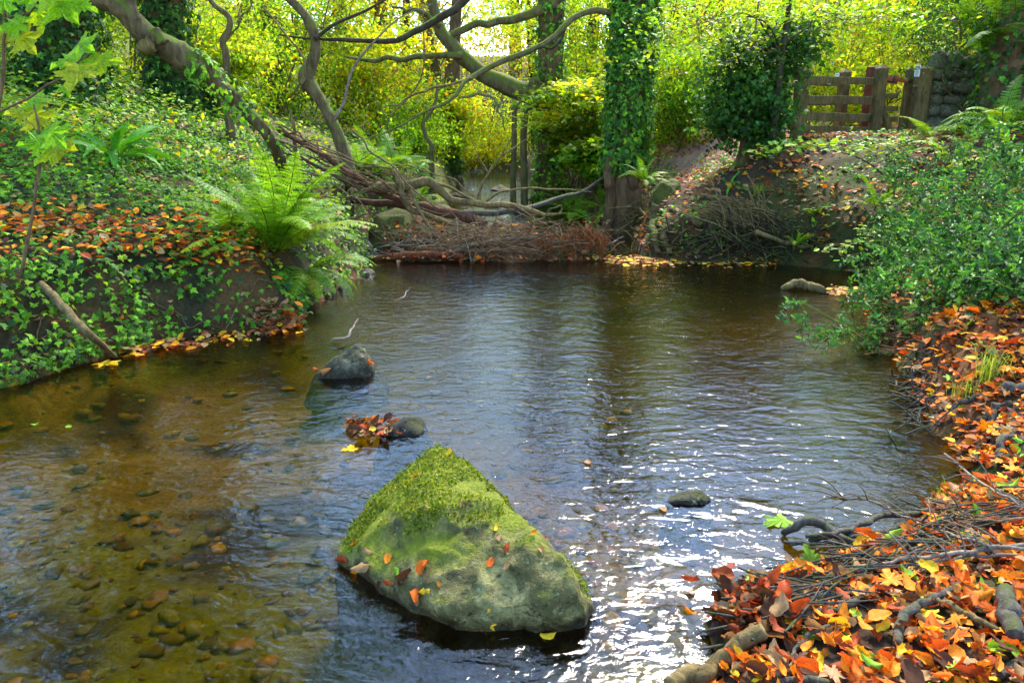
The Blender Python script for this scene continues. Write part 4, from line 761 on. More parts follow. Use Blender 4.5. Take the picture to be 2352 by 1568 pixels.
log('log', 'slender upright branch rising out of the stream behind the dam', [(1097, 470), (1098, 455), (1104, 427), (1121, 397), (1150, 361), (1185, 335), (1212, 318)], 11.0, [.022, .022, .02, .018, .015, .011, .005], M_BARK_TAN, forks=[([(1121, 397), (1100, 365), (1081, 318)], .012), ([(1150, 361), (1178, 300), (1182, 262)], .01)])
log('log', 'thin arched branch bowing to the right bank', [(1117, 464), (1144, 444), (1184, 436), (1240, 434), (1284, 436), (1330, 438), (1360, 441)], 11.2, [.018, .018, .016, .014, .012, .01, .006], M_BARK_TAN)
log('log', 'dark wet log reaching from the dam to the right bank', [(1061, 490), (1110, 488), (1151, 487), (1217, 474), (1284, 454), (1334, 443), (1384, 408)], [10.8, 10.9, 11, 11.3, 11.7, 12, 12.2], [.04, .045, .045, .042, .036, .03, .02], M_STICK)
log('log', 'pale grey branch arched along the front of the dam', [(1027, 580), (1055, 572), (1084, 562), (1151, 551), (1217, 549), (1284, 554), (1351, 561)], [9.45, 9.45, 9.45, 9.5, 9.5, 9.5, 9.5], [.03, .032, .03, .028, .024, .018, .01], M_STICK_PALE, 34, 9, forks=[([(1084, 562), (1110, 540), (1118, 515)], .012), ([(1284, 554), (1330, 535), (1385, 540)], .008)])
log('log', 'short pale stump end leaning at the left of the dam', [(842, 556), (850, 570), (860, 582), (868, 594)], 9.6, [.035, .04, .035, .025], M_STICK_PALE)
log('log', 'thin branch low on the right end of the dam', [(1395, 562), (1412, 553), (1432, 543)], 9.4, [.012, .01, .005], M_STICK_PALE)
for k, (a, lab) in enumerate([([(600, 375), (700, 440), (790, 452), (862, 428)], 'thin branch sagging over the left bank to the dam'), ([(810, 300), (850, 340), (900, 385), (960, 440), (1000, 478)], 'long thin twig running down behind the sawn end'), ([(740, 470), (800, 440), (850, 430)], 'short twig rising left to right above the red log'), ([(720, 480), (800, 500), (860, 488), (900, 480)], 'thin twig sagging in front of the dam boulder'), ([(905, 560), (960, 545), (1010, 555)], 'low twig on the leafy front of the dam'), ([(990, 560), (1080, 520), (1120, 498)], 'straight stick poking up from the dam front'), ([(1180, 560), (1240, 500), (1290, 470)], 'straight stick leaning right over the dam'), ([(1180, 470), (1250, 520), (1330, 560)], 'stick sloping down to the rusty spray'), ([(880, 580), (950, 572), (1010, 560), (1080, 570)], 'grey stick lying along the plank'), ([(1200, 520), (1260, 515), (1330, 528), (1390, 560)], 'bowed twig over the rusty spray')]):
    log('stick', lab, a, 9.75 + .1 * (k % 5), [.014, .012, .008], M_TWIG if k % 2 else M_BARK_TAN, 22, 7, .04, 'stick')
rr = np.random.default_rng(77)
for k in range(16):
    u0, v0 = rr.uniform(620, 860), 0; v0 = 330 + (u0 - 640) * .45 + rr.normal(0, 25); u1, v1 = u0 + rr.uniform(180, 330), v0 + rr.uniform(70, 150); y0 = rr.uniform(9.7, 10.4)
    log('branch', 'thin bare branch fanning down from the left bank onto the dam', [(u0, v0), ((u0 + u1) / 2 + rr.normal(0, 14), (v0 + v1) / 2 + rr.normal(0, 14)), (u1, min(v1, 575))], [y0, y0 - .1, y0 - .2], [.012, .009, .004], [M_BARK_RED, M_TWIG, M_BARK_TAN][k % 3], 24, 6, .08, 'branch', [([(u1 - 60, v1 - 25), (u1 - 20, v1 - 50), (u1 + 20, v1 - 60)], .004)] if k % 2 else (), 'thin branches fanning onto the dam')
A = Acc(); pa, pb = onz(826, 604, .02), onz(1062, 592, .06); pa[1] = pb[1] = 9.35; q = spline([pa, (pa + pb) / 2 + [0, 0, .035], pb], 14)
tw = np.interp(np.linspace(0, 1, 14), [0, .15, .5, .85, 1], [.02, .06, .085, .08, .05]); V = []
for k in range(14): V += [q[k] + np.array([0, s * .05, z * tw[k] + RG.normal(0, .004)]) for s, z in ((-1, -.5), (-1, .15), (-.5, .5), (.6, .55), (1, .1), (1, -.5))]
i = np.arange(13)[:, None] * 6; j = np.arange(6)[None]; j2 = (j + 1) % 6; A.add(np.array(V), np.stack([i + j, i + j2, i + 6 + j2, i + 6 + j], -1).reshape(-1, 4)); m = 13 * 6
A.F[3].append(np.array([(0, 2, 1), (0, 3, 2), (0, 4, 3), (0, 5, 4), (m, m + 1, m + 2), (m, m + 2, m + 3), (m, m + 3, m + 4), (m, m + 4, m + 5)]))
A.build('plank', M_PLANK, label='rotten red-brown plank floating along the foot of the dam', cat='plank')
def tangle(name, label, n, cu, su, cv, sv, y, sy, ln, r, mat, flat=.5, zmin=.02, bias=(0, 0, 0)):
    A = Acc()
    for k in range(n):
        c = at(RG.normal(cu, su), RG.normal(cv, sv), RG.normal(y, sy)) if y else ground_hit(RG.normal(cu, su), RG.normal(cv, sv)) + [0, -sy * RG.random(), sy * RG.random()]; c[2] = max(c[2], zmin); d = gauss(1)[0] * [1, .5, flat] + bias; d /= np.linalg.norm(d); L = ln * RG.uniform(.4, 1.2)
        p = [c - d * L / 2, c + RG.normal(0, .05 * L, 3), c + d * L / 2 + [0, 0, -.06 * L]]; p = [np.array([q[0], q[1], max(q[2], -.05)]) for q in p]; A.add(*tube(p, [r, r * .8, r * .3], 7, 5, 0, k, False), None)
    return A.build(name, mat, kind='stuff', label=label, cat='twigs')
tangle('twig_tangle', 'tangle of brown twigs piled on the debris dam', 420, 1130, 105, 556, 18, 9.6, .26, .75, .006, M_TWIG, .4)
tangle('twig_tangle', 'pale broken twigs caught along the dam front', 90, 1010, 90, 572, 12, 9.55, .12, .45, .008, M_STICK_PALE, .25)
tangle('twig_tangle', 'dark twigs at the right end of the dam under the rusty spray', 90, 1320, 45, 575, 12, 9.6, .15, .4, .007, M_BARK_DARK, .3)
# core of the dam: silt and matted leaves
xs = np.linspace(-1.7, 1.25, 50); ys = np.linspace(9.15, 10.5, 26); X, Y = np.meshgrid(xs, ys); Z = -.15 + (.30 + .1 * fbm(X * 2.4, Y * 2.4, 0, 3, 8)) * sst(9.15 + .22 * noise3(X * 2.1, 0, 0, 4), 9.65 + .3 * noise3(X * 2.1, 0, 0, 4), Y) * sst(10.5, 10.0, Y) * sst(-1.7, -1.1, X) * sst(1.25, .9, X) + .04 * fbm(X * 9, Y * 9, 0, 3, 9)
i = np.arange(25)[:, None] * 50 + np.arange(49)[None]
obj('silt_bar', np.stack([X, Y, Z], -1).reshape(-1, 3), np.stack([i, i + 1, i + 51, i + 50], -1).reshape(-1, 4), M_GROUND, None, np.array([.10, .05, .018]), kind='structure', label='bar of silt and matted leaves under the debris dam', cat='silt bar')
# rusty dead conifer spray hanging on the dam's right end
root = thing('dead_spray', at(1330, 590, 9.5), 'rusty orange dead conifer spray drooping over the right end of the dam', 'dead branch'); k0 = 0
for (u, v) in [(1240, 545), (1265, 540), (1290, 540), (1320, 532), (1345, 525), (1365, 535), (1380, 545), (1310, 552), (1340, 548)]:
    A = Acc()
    for s in range(16):
        a = at(u + RG.normal(0, 8), v + RG.normal(0, 4), 9.45 + RG.normal(0, .06)); L = RG.uniform(.14, .30); e = a + [RG.normal(.03, .05), RG.normal(-.03, .04), -L]; e[2] = max(e[2], .0); m = (a + e) / 2 + [.03, -.02, .04]
        A.add(*tube([a, m, e], [.005, .004, .0015], 7, 4, 0, s, False), pal(1, [(.28, .075, .02), (.20, .05, .015), (.34, .12, .03)], None, .2)[0])
        C = spline([a, m, e], 14); n = 26; idx = RG.integers(0, 14, n); place(L_DIA, C[idx], gauss(n) * .6 + [0, 0, -1], gauss(n), RG.uniform(.02, .035, n), pal(n, [(.32, .09, .02), (.22, .05, .015), (.4, .15, .04)], None, .2), A, np.full(n, .012))
    A.build('spray', M_DRY, root, smooth=False); k0 += 1

# ------------------------------------------------------------------ roots and brushwood on the right bank
def gstick(name, label, pts, r, mat, lift=.0, n=26, sides=8, cat='stick', group=None, wob=.01, twigs=0):
    """stick lying on the bank or water along picture points"""
    P = ground_hits(pts); r = np.atleast_1d(r); rr_ = np.interp(np.linspace(0, 1, len(P)), np.linspace(0, 1, len(r)), r); P[:, 2] += rr_ * .8 + lift * (np.asarray(lift) * 0 + 1)
    V, F = tube(P, r, n, sides, .1, int(pts[0][0]), True, wob); o = obj(name, V, F, mat, label=label, cat=cat, group=group); C = spline(P, n)
    for k in range(twigs):
        b = C[RG.integers(n // 4, n - 1)]; d = unit(gauss(1)[0] * [1, 1, .5] + [-.6, .1, .35]); L = RG.uniform(.06, .2); V, F = tube([b, b + d * L * .5 + [0, 0, .02], b + d * L], [r.min() * .55, r.min() * .2], 8, 5, .05, k); obj('twig', V, F, mat, o)
    return o
for lab, p, y, r in [('arched root running along the water foot of the right bank', [(1735, 532), (1768, 547), (1801, 557), (1835, 562), (1868, 566), (1918, 561), (1985, 552), (2060, 546)], 8.85, [.035, .03, .028, .025, .022, .018, .012]), ('leaning stick propped from the water to the brushwood', [(1578, 585), (1600, 578), (1620, 566), (1640, 546), (1662, 525), (1680, 505)], 9.15, [.018, .024, .026, .026, .024, .02]), ('hooped root above the dark water', [(1628, 594), (1665, 577), (1700, 562), (1735, 566), (1752, 580), (1762, 603)], 9.05, [.014, .016, .016, .014, .014, .012]), ('grey root trailing from the right bank over the dark pool', [(1942, 622), (1978, 621), (2010, 610), (2060, 602)], 8.3, [.012, .018, .022, .028]), ('bent root under the overhanging right bank', [(1925, 580), (1940, 590), (1955, 593), (1980, 588), (2030, 575)], 8.6, [.01, .016, .018, .02, .02]), ('gnarled root knuckle at the moss rock', [(1545, 480), (1590, 505), (1610, 512), (1640, 508), (1690, 500)], 9.9, [.05, .055, .05, .05, .03]), ('pale root climbing beside the fern of the big ivy tree', [(1400, 478), (1440, 476), (1470, 483), (1500, 500), (1520, 520)], 11.6, [.01, .018, .02, .02, .016]), ('moss-wrapped root hanging down to the pool', [(1505, 470), (1500, 500), (1505, 540), (1512, 580)], 10.0, [.06, .05, .045, .04]), ('pale root dropping to the water', [(1540, 500), (1525, 530), (1530, 560), (1540, 582)], 9.9, [.05, .06, .05, .03])]:
    P = ground_hits(p) ; y = np.minimum(P[:, 1] - .06, y + .3); log('root', lab, p, list(y), r, M_BARK_IVY if 'moss' in lab else M_BARK_TAN, 30, 9, .04, 'root', rough=.2)
tangle('brushwood', 'fan of tan dead stems spilling down the right bank', 150, 1690, 45, 515, 14, 0, .2, .6, .009, M_BARK_TAN, .25, .02, (1.2, -.5, -.5))
tangle('brushwood', 'dark roots and twigs under the lip of the right bank', 240, 1700, 110, 562, 18, 0, .16, .45, .010, M_BARK_DARK, .8)
tangle('brushwood', 'fine roots washed bare below the big ivy tree', 120, 1420, 40, 500, 18, 0, .25, .6, .012, M_BARK_TAN, .6)
tangle('brushwood', 'bare roots and twigs hanging from the lip of the right bank', 110, 2105, 28, 900, 50, 0, .05, .22, .006, M_STICK, .4, .01)
tangle('brushwood', 'dark twigs under the holly at the waterline', 80, 2030, 30, 770, 30, 0, .08, .3, .006, M_TWIG, .4, .01)
# the half-sunk log at right
P = [onz(1795, 664, .0), onz(1815, 655, .045), onz(1838, 652, .06), onz(1862, 658, .045), onz(1888, 667, .02), onz(1912, 676, -.03)]; V, F = tube(P, [.03, .045, .05, .046, .04, .03], 40, 14, .22, 3, True, .012)
obj('sunken_log', V, F, M_BARK_TAN, label='short half-sunk brown log in the dark pool at right', cat='log')
# bank lip leaves floating by the dam's right, etc. come with the litter below
# ------------------------------------------------------------------ ferns
def frond(L, wid, pairs, detail, e0, e1, seed, pw=.5):
    """one arching fern frond along +x from the origin; returns V, F, t (0 base..1 tip)"""
    rr = np.random.default_rng(seed); n = 40; e = np.radians(np.linspace(e0, e1, n)) ; ds = L / n; C = np.zeros((n + 1, 3))
    for i in range(n): C[i + 1] = C[i] + ds * np.array([math.cos(e[i]), .06 * math.sin(i * .13 + seed), math.sin(e[i])])
    A = Acc(); A.add(*tube(C[::4], [.0045 * L / .7, .0012], 11, 5, 0, 0, False), (.12, .10, .02))
    for k in range(pairs):
        t = .12 + .88 * (k + .5) / pairs; i = min(int(t * n), n - 1); c = C[i]; T = unit(C[i + 1] - C[i]); up = np.array([-T[2], 0, T[0]])
        w = wid * (math.sin(math.pi * min(1, (t - .04) ** .62)) ** .8 * .95 + .05) * rr.uniform(.72, 1.08) * (1 - .4 * (t < .2))
        for s in (-1, 1):
            d = unit(np.array([0, s, 0]) * .93 + T * .38 - up * .16 + rr.normal(0, .10, 3)); q = unit(np.cross(d, up)) * s; m = detail
            hw = L * .88 / pairs * pw * 1.05
            if m == 0:
                V = np.array([c, c + d * w * .4 + q * hw * .8 , c + d * w - up * w * .12, c + d * w * .4 - q * hw * .8]); A.add(V, np.array([(0, 1, 2), (0, 2, 3)]), (.20, .36, .012) * np.array(rr.uniform(.75, 1.25)))
            else:
                V = []; Fc = []
                ax = [c + d * w * j / m - up * w * .13 * (j / m) ** 2 for j in range(m + 1)]; V += ax
                for j in range(m):
                    h = hw * (1 - (j / m) ** 1.6 * .85); mid = (ax[j] * .35 + ax[j + 1] * .65) + d * w * .35 / m
                    V += [mid + q * h, mid - q * h]; b = m + 1 + 2 * j; Fc += [(j, j + 1, b), (j, b + 1, j + 1)]
                A.add(np.array(V), np.array(Fc), np.array((.20, .36, .012)) * rr.uniform(.75, 1.25))
    return A.get()
FR = {}
def frond_mesh(kind, k):
    key = (kind, k)
    if key not in FR:
        L, w, pr, de = {'near': (1, .16, 38, 7), 'mid': (1, .16, 34, 5), 'far': (1, .2, 22, 0), 'fine': (1, .22, 26, 6)}[kind]
        e0, e1 = [(75, -10), (68, -35), (58, -50), (50, -25), (80, 20)][k % 5]
        V, F, C = frond(L, w, pr, de, e0, e1, k * 7 + 3, .8); C = C * np.array([[.8, .85, 1], [1.0, .95, .9], [.5, .62, 1.1], [1.3, 1.0, .8], [.65, .75, 1]][k % 5]) * np.where((C[:, 1:2] > .12), 1, 1)
        FR[key] = mesh_np('frond', V, F, M_LEAF, C, False)
    return FR[key]
def fern(base, n, L, kind, label, name='fern', az0=0, spread=math.pi, tilt=0.0, group=None, cat='fern'):
    root = thing(name, base, label, cat, group)
    for k in range(n):
        a = az0 + spread * (2 * (k + .5 + RG.normal(0, .2)) / n - 1); s = L * RG.uniform(.75, 1.12)
        M = Matrix.Translation(Vector([float(c) for c in base])) @ Matrix.Rotation(a, 4, 'Z') @ Matrix.Rotation(RG.normal(tilt, .16), 4, 'Y') @ Matrix.Rotation(RG.normal(0, .15), 4, 'X') @ Matrix.Diagonal((s, s, s, 1))
        inst('frond', frond_mesh(kind, int(RG.integers(5))), M, root)
    return root
def gfern(u, v, n, L, kind, label, dz=0, **kw): p = ground_hit(u, v); p[2] += dz; return fern(p, n, L, kind, label, **kw)
gfern(632, 600, 34, 1.2, 'near', 'large bright green fern on the left bank in front of the dam', az0=-.3)
gfern(705, 640, 12, .8, 'near', 'fern drooping over the left shore towards the water', az0=-.7, spread=1.2, tilt=.35)
gfern(530, 545, 11, .7, 'near', 'smaller fern left of the large bank fern', az0=1.6)
gfern(590, 505, 12, .8, 'mid', 'feathery fern behind the large bank fern', az0=1.0)
for k, (u, v, y, n, L, lab) in enumerate([(905, 390, 13.2, 14, .95, 'fern thicket nearest the far stream on the left bank'), (855, 350, 13.8, 14, 1.0, 'tall pale fern behind the curved tree foot'), (960, 385, 14.5, 12, .9, 'fern overhanging the far left waterside'), (830, 390, 12.2, 12, .8, 'fern just right of the curved tree'), (930, 345, 15.5, 12, .9, 'far fern on the left bank slope'), (870, 410, 12.4, 10, .7, 'low fern behind the sawn branch end'),
        (1330, 400, 14.2, 12, .8, 'fern on the right bank left of the big ivy tree'), (1370, 420, 13.4, 10, .7, 'fern at the foot of the big ivy tree, waterside'), (1300, 380, 16, 10, .8, 'far fern at the right waterside'), (1390, 385, 14, 10, .7, 'fern half hidden behind the big ivy tree')]):
    x = at(u, v, y)[0]; fern((x, y, float(H(x, y))), n, L, 'mid', lab)
def yfern(u, v, y, n, L, kind, lab, **kw): fern(at(u, v, y), n, L, kind, lab, **kw)
yfern(1478, 420, 10.75, 12, .5, 'near', 'bright fern growing on the moss rock right of the big ivy tree', az0=-1.4, spread=1.9)
yfern(1828, 570, 8.95, 7, .3, 'mid', 'tiny fern hanging at the right bank above the root', az0=-1.5, spread=1.5)
yfern(1870, 500, 9.3, 5, .35, 'mid', 'small single fern on the mossy earth slope', az0=-1.5, spread=1.0)
for u, v, y, n, L, lab in [(2140, 335, 10.6, 9, .7, 'fern at the foot of the stout gate post'), (2240, 340, 10.2, 9, .75, 'tall fern in front of the stone wall'), (2300, 300, 9.8, 11, .9, 'fern at the right edge below the stone wall'), (2190, 380, 9.6, 9, .7, 'fern on the slope below the stone wall'), (2270, 150, 11.4, 12, 1.1, 'large pale fern above the right end of the wall'), (2330, 120, 11.2, 10, 1.1, 'fern in the upper right corner above the wall'), (2215, 130, 12.9, 10, .9, 'fern behind the top of the stone wall'), (2320, 400, 8.2, 9, .7, 'fern among the holly at the right edge'), (2010, 480, 9.0, 7, .5, 'feathery fern on the earth slope left of the holly')]:
    yfern(u, v, y, n, L, 'mid', lab, az0=-1.6, spread=2.4)
yfern(2345, 790, 4.35, 5, .42, 'near', 'small fern poking in at the right edge above the leaves', az0=2.6, spread=.8, tilt=.25)
# hart's-tongue: strap leaves
def strap(L, w, e0, e1, seed):
    n = 16; e = np.radians(np.linspace(e0, e1, n)); C = np.zeros((n + 1, 3))
    for i in range(n): C[i + 1] = C[i] + L / n * np.array([math.cos(e[i]), .1 * math.sin(i * .25 + seed), math.sin(e[i])])
    V = []; cs = []
    for i in range(n + 1):
        t = i / n; h = w * (.35 + .65 * min(1, t * 3)) * (1 - max(0, t - .55) / .45) ** .6 if t < 1 else .001; wv = .18 * w * math.sin(i * 1.9 + seed)
        V += [C[i] + [0, h, .25 * h + wv], C[i] + [0, h * .5, .05 * h], C[i], C[i] + [0, -h * .5, .05 * h], C[i] + [0, -h, .25 * h - wv]]; cs += [(.08, .28, .012), (.06, .24, .012), (.12, .22, .03), (.06, .24, .012), (.08, .28, .012)]
    i = np.arange(n)[:, None] * 5; j = np.arange(4)[None]; return np.array(V), np.stack([i + j, i + j + 1, i + j + 6, i + j + 5], -1).reshape(-1, 4), np.array(cs)
SP = [mesh_np('strap_leaf', *strap(1, .075, a, b, s)[:2], M_IVY, strap(1, .075, a, b, s)[2]) for s, (a, b) in enumerate([(75, -5), (65, -40), (55, -60), (80, 20)])]
def harts(base, n, L, label, az0=0, spread=math.pi):
    root = thing('harts_tongue_fern', base, label, 'fern')
    for k in range(n):
        s = L * RG.uniform(.7, 1.15); M = Matrix.Translation(Vector([float(c) for c in base])) @ Matrix.Rotation(az0 + spread * (2 * (k + .5) / n - 1) + RG.normal(0, .2), 4, 'Z') @ Matrix.Rotation(RG.normal(.3, .25), 4, 'Y') @ Matrix.Rotation(RG.normal(0, .4), 4, 'X') @ Matrix.Diagonal((s, s * .8, s, 1)); inst('strap_leaf', SP[RG.integers(4)], M, root)
harts(ground_hit(262, 375), 24, .85, 'dark glossy strap-leaved fern in the middle of the ivy bank')
harts(at(1672, 440, 10.2), 8, .38, 'small strap-leaved fern on the litter slope below the ivy stump', -1.5, 2.0)
harts(at(960, 400, 13.8), 9, .5, 'strap-leaved fern among the ferns of the far left bank')
# grass tufts
def tuft(p, n, L, label, name='grass_tuft'):
    A = Acc()
    for k in range(n):
        d = unit(gauss(1)[0] * [1, 1, 0]) * RG.uniform(.2, 1); s = L * RG.uniform(.5, 1.1); b = p + RG.normal(0, .03, 3) * [1, 1, 0]; q = spline([b, b + d * s * .3 + [0, 0, s * .6], b + d * s * .9 + [0, 0, s * .35]], 6); sd = unit(np.cross(d, [0, 0, 1])) * .003
        V = np.vstack([np.stack([c - sd * (1 - i / 6), c + sd * (1 - i / 6)]) for i, c in enumerate(q)]); A.add(V, np.array([(2 * i, 2 * i + 1, 2 * i + 3, 2 * i + 2) for i in range(5)]), pal(1, [(.16, .24, .015), (.26, .28, .03)], None, .2)[0])
    return A.build(name, M_LEAF, label=label, cat='grass', smooth=False)
tuft(ground_hit(2270, 880), 60, .3, 'arching grass tuft in the leaves at the right edge'); tuft(ground_hit(2210, 920), 35, .22, 'smaller grass tuft on the lip of the right bank'); tuft(at(1740, 455, 9.9), 60, .3, 'dry grass tuft on the mossy slope'); tuft(ground_hit(2172, 1150), 14, .12, 'thin grass blades at the near right waterline')
# ------------------------------------------------------------------ ivy carpet of the left bank
IVYP = ([(.05, .13, .008), (.08, .20, .008), (.14, .29, .010), (.25, .38, .012), (.022, .06, .010)], [3, 4, 3, 1.2, 1.6])
def best(P, size, n=300):
    """indices of the n items that show largest in the picture"""
    u, v, d = proj(P); ok = (u > -20) & (u < 2372) & (v > -20) & (v < 1588) & (d > .3); s = np.where(ok, size / np.maximum(d, .1), 0); return np.argsort(-s)[:n]
def cover(name, label, cat, n, xr, yr, test, T, size, palette, mat, parts, leafname='leaf', lift=(.015, .14), col2=None, tilt=.55, face=(0, -.45, 1.0), powy=1.0):
    x = RG.uniform(*xr, n); y = yr[0] + (yr[1] - yr[0]) * RG.random(n) ** powy; z, d, wl, ins = H(x, y, True); ok = test(x, y, d, wl, ins); x, y, z = x[ok], y[ok], z[ok]; n = len(x)
    e = .05; gxn = (H(x + e, y) - H(x - e, y)) / (2 * e); gyn = (H(x, y + e) - H(x, y - e)) / (2 * e); N = unit(np.stack([-gxn, -gyn, np.ones(n)], 1))
    hgt = RG.uniform(*lift, n) * (.45 + 1.1 * np.abs(noise3(x * 2.2, y * 2.2, 0, 91))); P = np.stack([x, y, z], 1) + N * hgt[:, None]
    Nn = N * .8 + gauss(n, tilt) + np.array(face) * .6; X = gauss(n) + N * .1 + [0, -.3, -.35]; S = size * RG.uniform(.55, 1.25, n); C = pal(n, palette[0], palette[1], .22)
    if col2 is not None: C = col2(x, y, C)
    b = best(P, S, parts); rest = np.ones(n, bool); rest[b] = False; root = thing(name, (float(x.mean()), float(y.mean()), float(H(x.mean(), y.mean()))), label, cat)
    A = Acc(); nr_ = rest & (y < 6.5); fr_ = rest & (y >= 6.5); T2 = L_IVY3 if T is L_IVY else T
    place(T, P[nr_], X[nr_], Nn[nr_], S[nr_], C[nr_], A); place(T2, P[fr_], X[fr_], Nn[fr_], S[fr_], C[fr_], A); A.build('foliage', mat, root, kind='stuff', smooth=False)
    ms = [mesh_np(leafname, T[0], T[1], mat, c, False) for c in pal(14, palette[0], palette[1], .2)]
    for q in b: inst(leafname, ms[int(RG.integers(14))], leafmat(P[q], X[q], Nn[q], float(S[q])), root)
    return root
def ivy_col(x, y, C): return C * (1 + .35 * noise3(x * 1.3, y * 1.3, 0, 17))[:, None]
def thin(x, y): 
    u, v, _ = proj(np.stack([x, y, H(x, y)], 1)); o = ((u < 640) & (np.abs(v - 560 - (u - 300) * .06) < 60)); f_ = ((u > 560) & (u < 860) & (v > 430)) | ((u > 330) & (u < 660) & (v > 645)); return ~((o & (RG.random(len(x)) < .6)) | (f_ & (RG.random(len(x)) < .7)))
cover('ivy_carpet', 'glossy dark green ivy carpet covering the whole left bank', 'ivy', 165000, (-11, -1.2), (3.6, 12.5), lambda x, y, d, wl, ins: (wl > .5) & ~ins & (d > .01) & (d < 8) & thin(x, y) & (RG.random(len(x)) < np.where(d < .5, 1.0, .5) * np.clip(1.2 - .06 * (y - 4), .3, 1)), L_IVY, .054, IVYP, M_IVY, 300, col2=ivy_col)
cover('nettle_patch', 'light green nettles and brambles along the top of the left bank', 'undergrowth', 9000, (-11, -3), (7.5, 13), lambda x, y, d, wl, ins: (wl > .5) & (d > 3.0) & (RG.random(len(x)) < .8), L_OVAL, .085, ([(.16, .32, .02), (.10, .24, .015), (.28, .38, .015), (.45, .36, .02)], [3, 3, 2, .5]), M_LEAF, 40, lift=(.08, .45), tilt=.4)
cover('bank_herbs', 'scattered small green herbs on the earth slope below the gate', 'undergrowth', 7000, (1.7, 8.0), (8.8, 14), lambda x, y, d, wl, ins: (wl < .5) & ~ins & (d > .1) & (fbm(x * 1.6, y * 1.6, 0, 3, 141) > .05) & (RG.random(len(x)) < .9), L_IVY3, .06, ([(.10, .26, .012), (.06, .17, .01), (.2, .36, .012)], [3, 3, 1]), M_LEAF, 40, lift=(.01, .12))
# trailing ivy and bramble stems
for k, p in enumerate([[(470, 700), (520, 730), (600, 770), (680, 760)], [(330, 690), (420, 755), (500, 760), (570, 745)], [(200, 640), (280, 720), (400, 770)], [(520, 770), (560, 700), (620, 665), (640, 640)], [(150, 560), (260, 640), (330, 700), (350, 770)], [(700, 600), (740, 640), (790, 660)], [(20, 700), (90, 780), (160, 850)]]):
    P = ground_hits(p); P[:, 2] += .05; V, F = tube(P, [.006, .005, .003], 22, 5, 0, k, True, .06); obj('bramble_stem', V, F, M_TWIG, label='thin bare bramble stem trailing over the left bank', cat='stem', group='bramble stems trailing over the left bank')
P = [at(95, 650, 4.9), at(130, 690, 4.75), at(170, 735, 4.65), at(215, 775, 4.6), at(262, 815, 4.62)]; P[-1] = onz(268, 822, -.02)
V, F = tube(P, [.022, .028, .028, .024, .016], 30, 10, .16, 5, True, .01); obj('dead_branch', V, F, M_BARK_TAN, label='lichened dead branch leaning from the ivy bank into the water at left', cat='branch')
# ------------------------------------------------------------------ sycamore sapling at the left edge
def veined(T):  return T
MAPC = [(.22, .42, .008), (.18, .38, .010), (.30, .44, .008), (.40, .44, .010)]
MM = [mesh_np('leaf', L_MAP[0] + np.array([0, 0, 1]) * (.025 * np.sin(5 * L_MAP[0][:, 0:1] + k) + .05 * np.abs(L_MAP[0][:, 1:2]) * (1 if k % 2 else -1)), L_MAP[1], M_MAPLE, np.array(MAPC[k % 4]) * (1 + .12 * (k % 3 - 1)), False) for k in range(8)]
def sapling(label, stems, leaves, y0):
    b = UV([stems[0][0][0]], y0)[0]; root = thing('sycamore_sapling', (b[0], b[1], float(H(b[0], b[1]))), label, 'sapling'); pts = []
    for s, r in stems: q = UV(s, y0); limb(root, q, [r, r * .5], M_TWIG, 'stem', 24, 7, 3, .01); pts += list(spline(q, 30))
    pts = np.array(pts)
    for (u, v, sz, ang) in leaves:
        p = at(u, v, y0 + RG.normal(0, .08)); s = sz / FPX * y0 * 1.15; d = np.array([math.cos(ang), RG.normal(0, .2), -math.sin(ang)]); a = p - d * s * .35
        b = pts[np.argmin(((pts - a) ** 2).sum(1))]; stk = limb(root, [b, (a + b) / 2 + [0, 0, .01], a], [.0025, .002], M_TWIG_GREEN, 'leaf_stalk', 8, 4, 1, 0, 0)
        inst('leaf', MM[int(RG.integers(8))], leafmat(a, d, np.array([RG.normal(0, .25), -.75, .65 + RG.normal(0, .15)]), s * 1.05), stk)
sapling('sycamore sapling with big yellow-green leaves on the left bank', [([(50, 625), (68, 520), (84, 420), (90, 310), (78, 240)], .011), ([(-60, 285), (0, 255), (80, 215), (150, 172), (205, 125), (235, 105)], .008), ([(88, 330), (115, 350), (140, 350)], .004), ([(88, 305), (60, 275)], .004)],
        [(203, 115, 62, .6), (158, 145, 55, 2.6), (188, 182, 66, 1.6), (243, 142, 50, .1), (215, 150, 40, 1.0), (80, 236, 46, 2.5), (48, 265, 44, 2.9), (92, 280, 58, 1.0), (118, 305, 50, .5), (135, 318, 52, .9), (84, 335, 44, 2.8), (112, 357, 48, 2.2), (148, 350, 56, .2), (150, 207, 26, 1.2)], 4.3)
sapling('leafy sycamore shoot in the top left corner', [([(-4, 250), (4, 180), (8, 90), (12, 10), (16, -60)], .010), ([(8, 45), (60, 30), (110, 5), (150, -20)], .006), ([(5, 110), (40, 80), (90, 60)], .004)],
        [(148, 25, 74, .9), (120, 0, 60, .4), (70, 5, 60, 2.4), (66, 100, 56, .9), (20, 97, 50, 2.2), (28, 62, 46, 2.8), (10, 15, 56, 2.0), (95, 45, 46, 1.4), (50, 60, 40, 1.8), (185, 5, 44, .2)], 3.7)
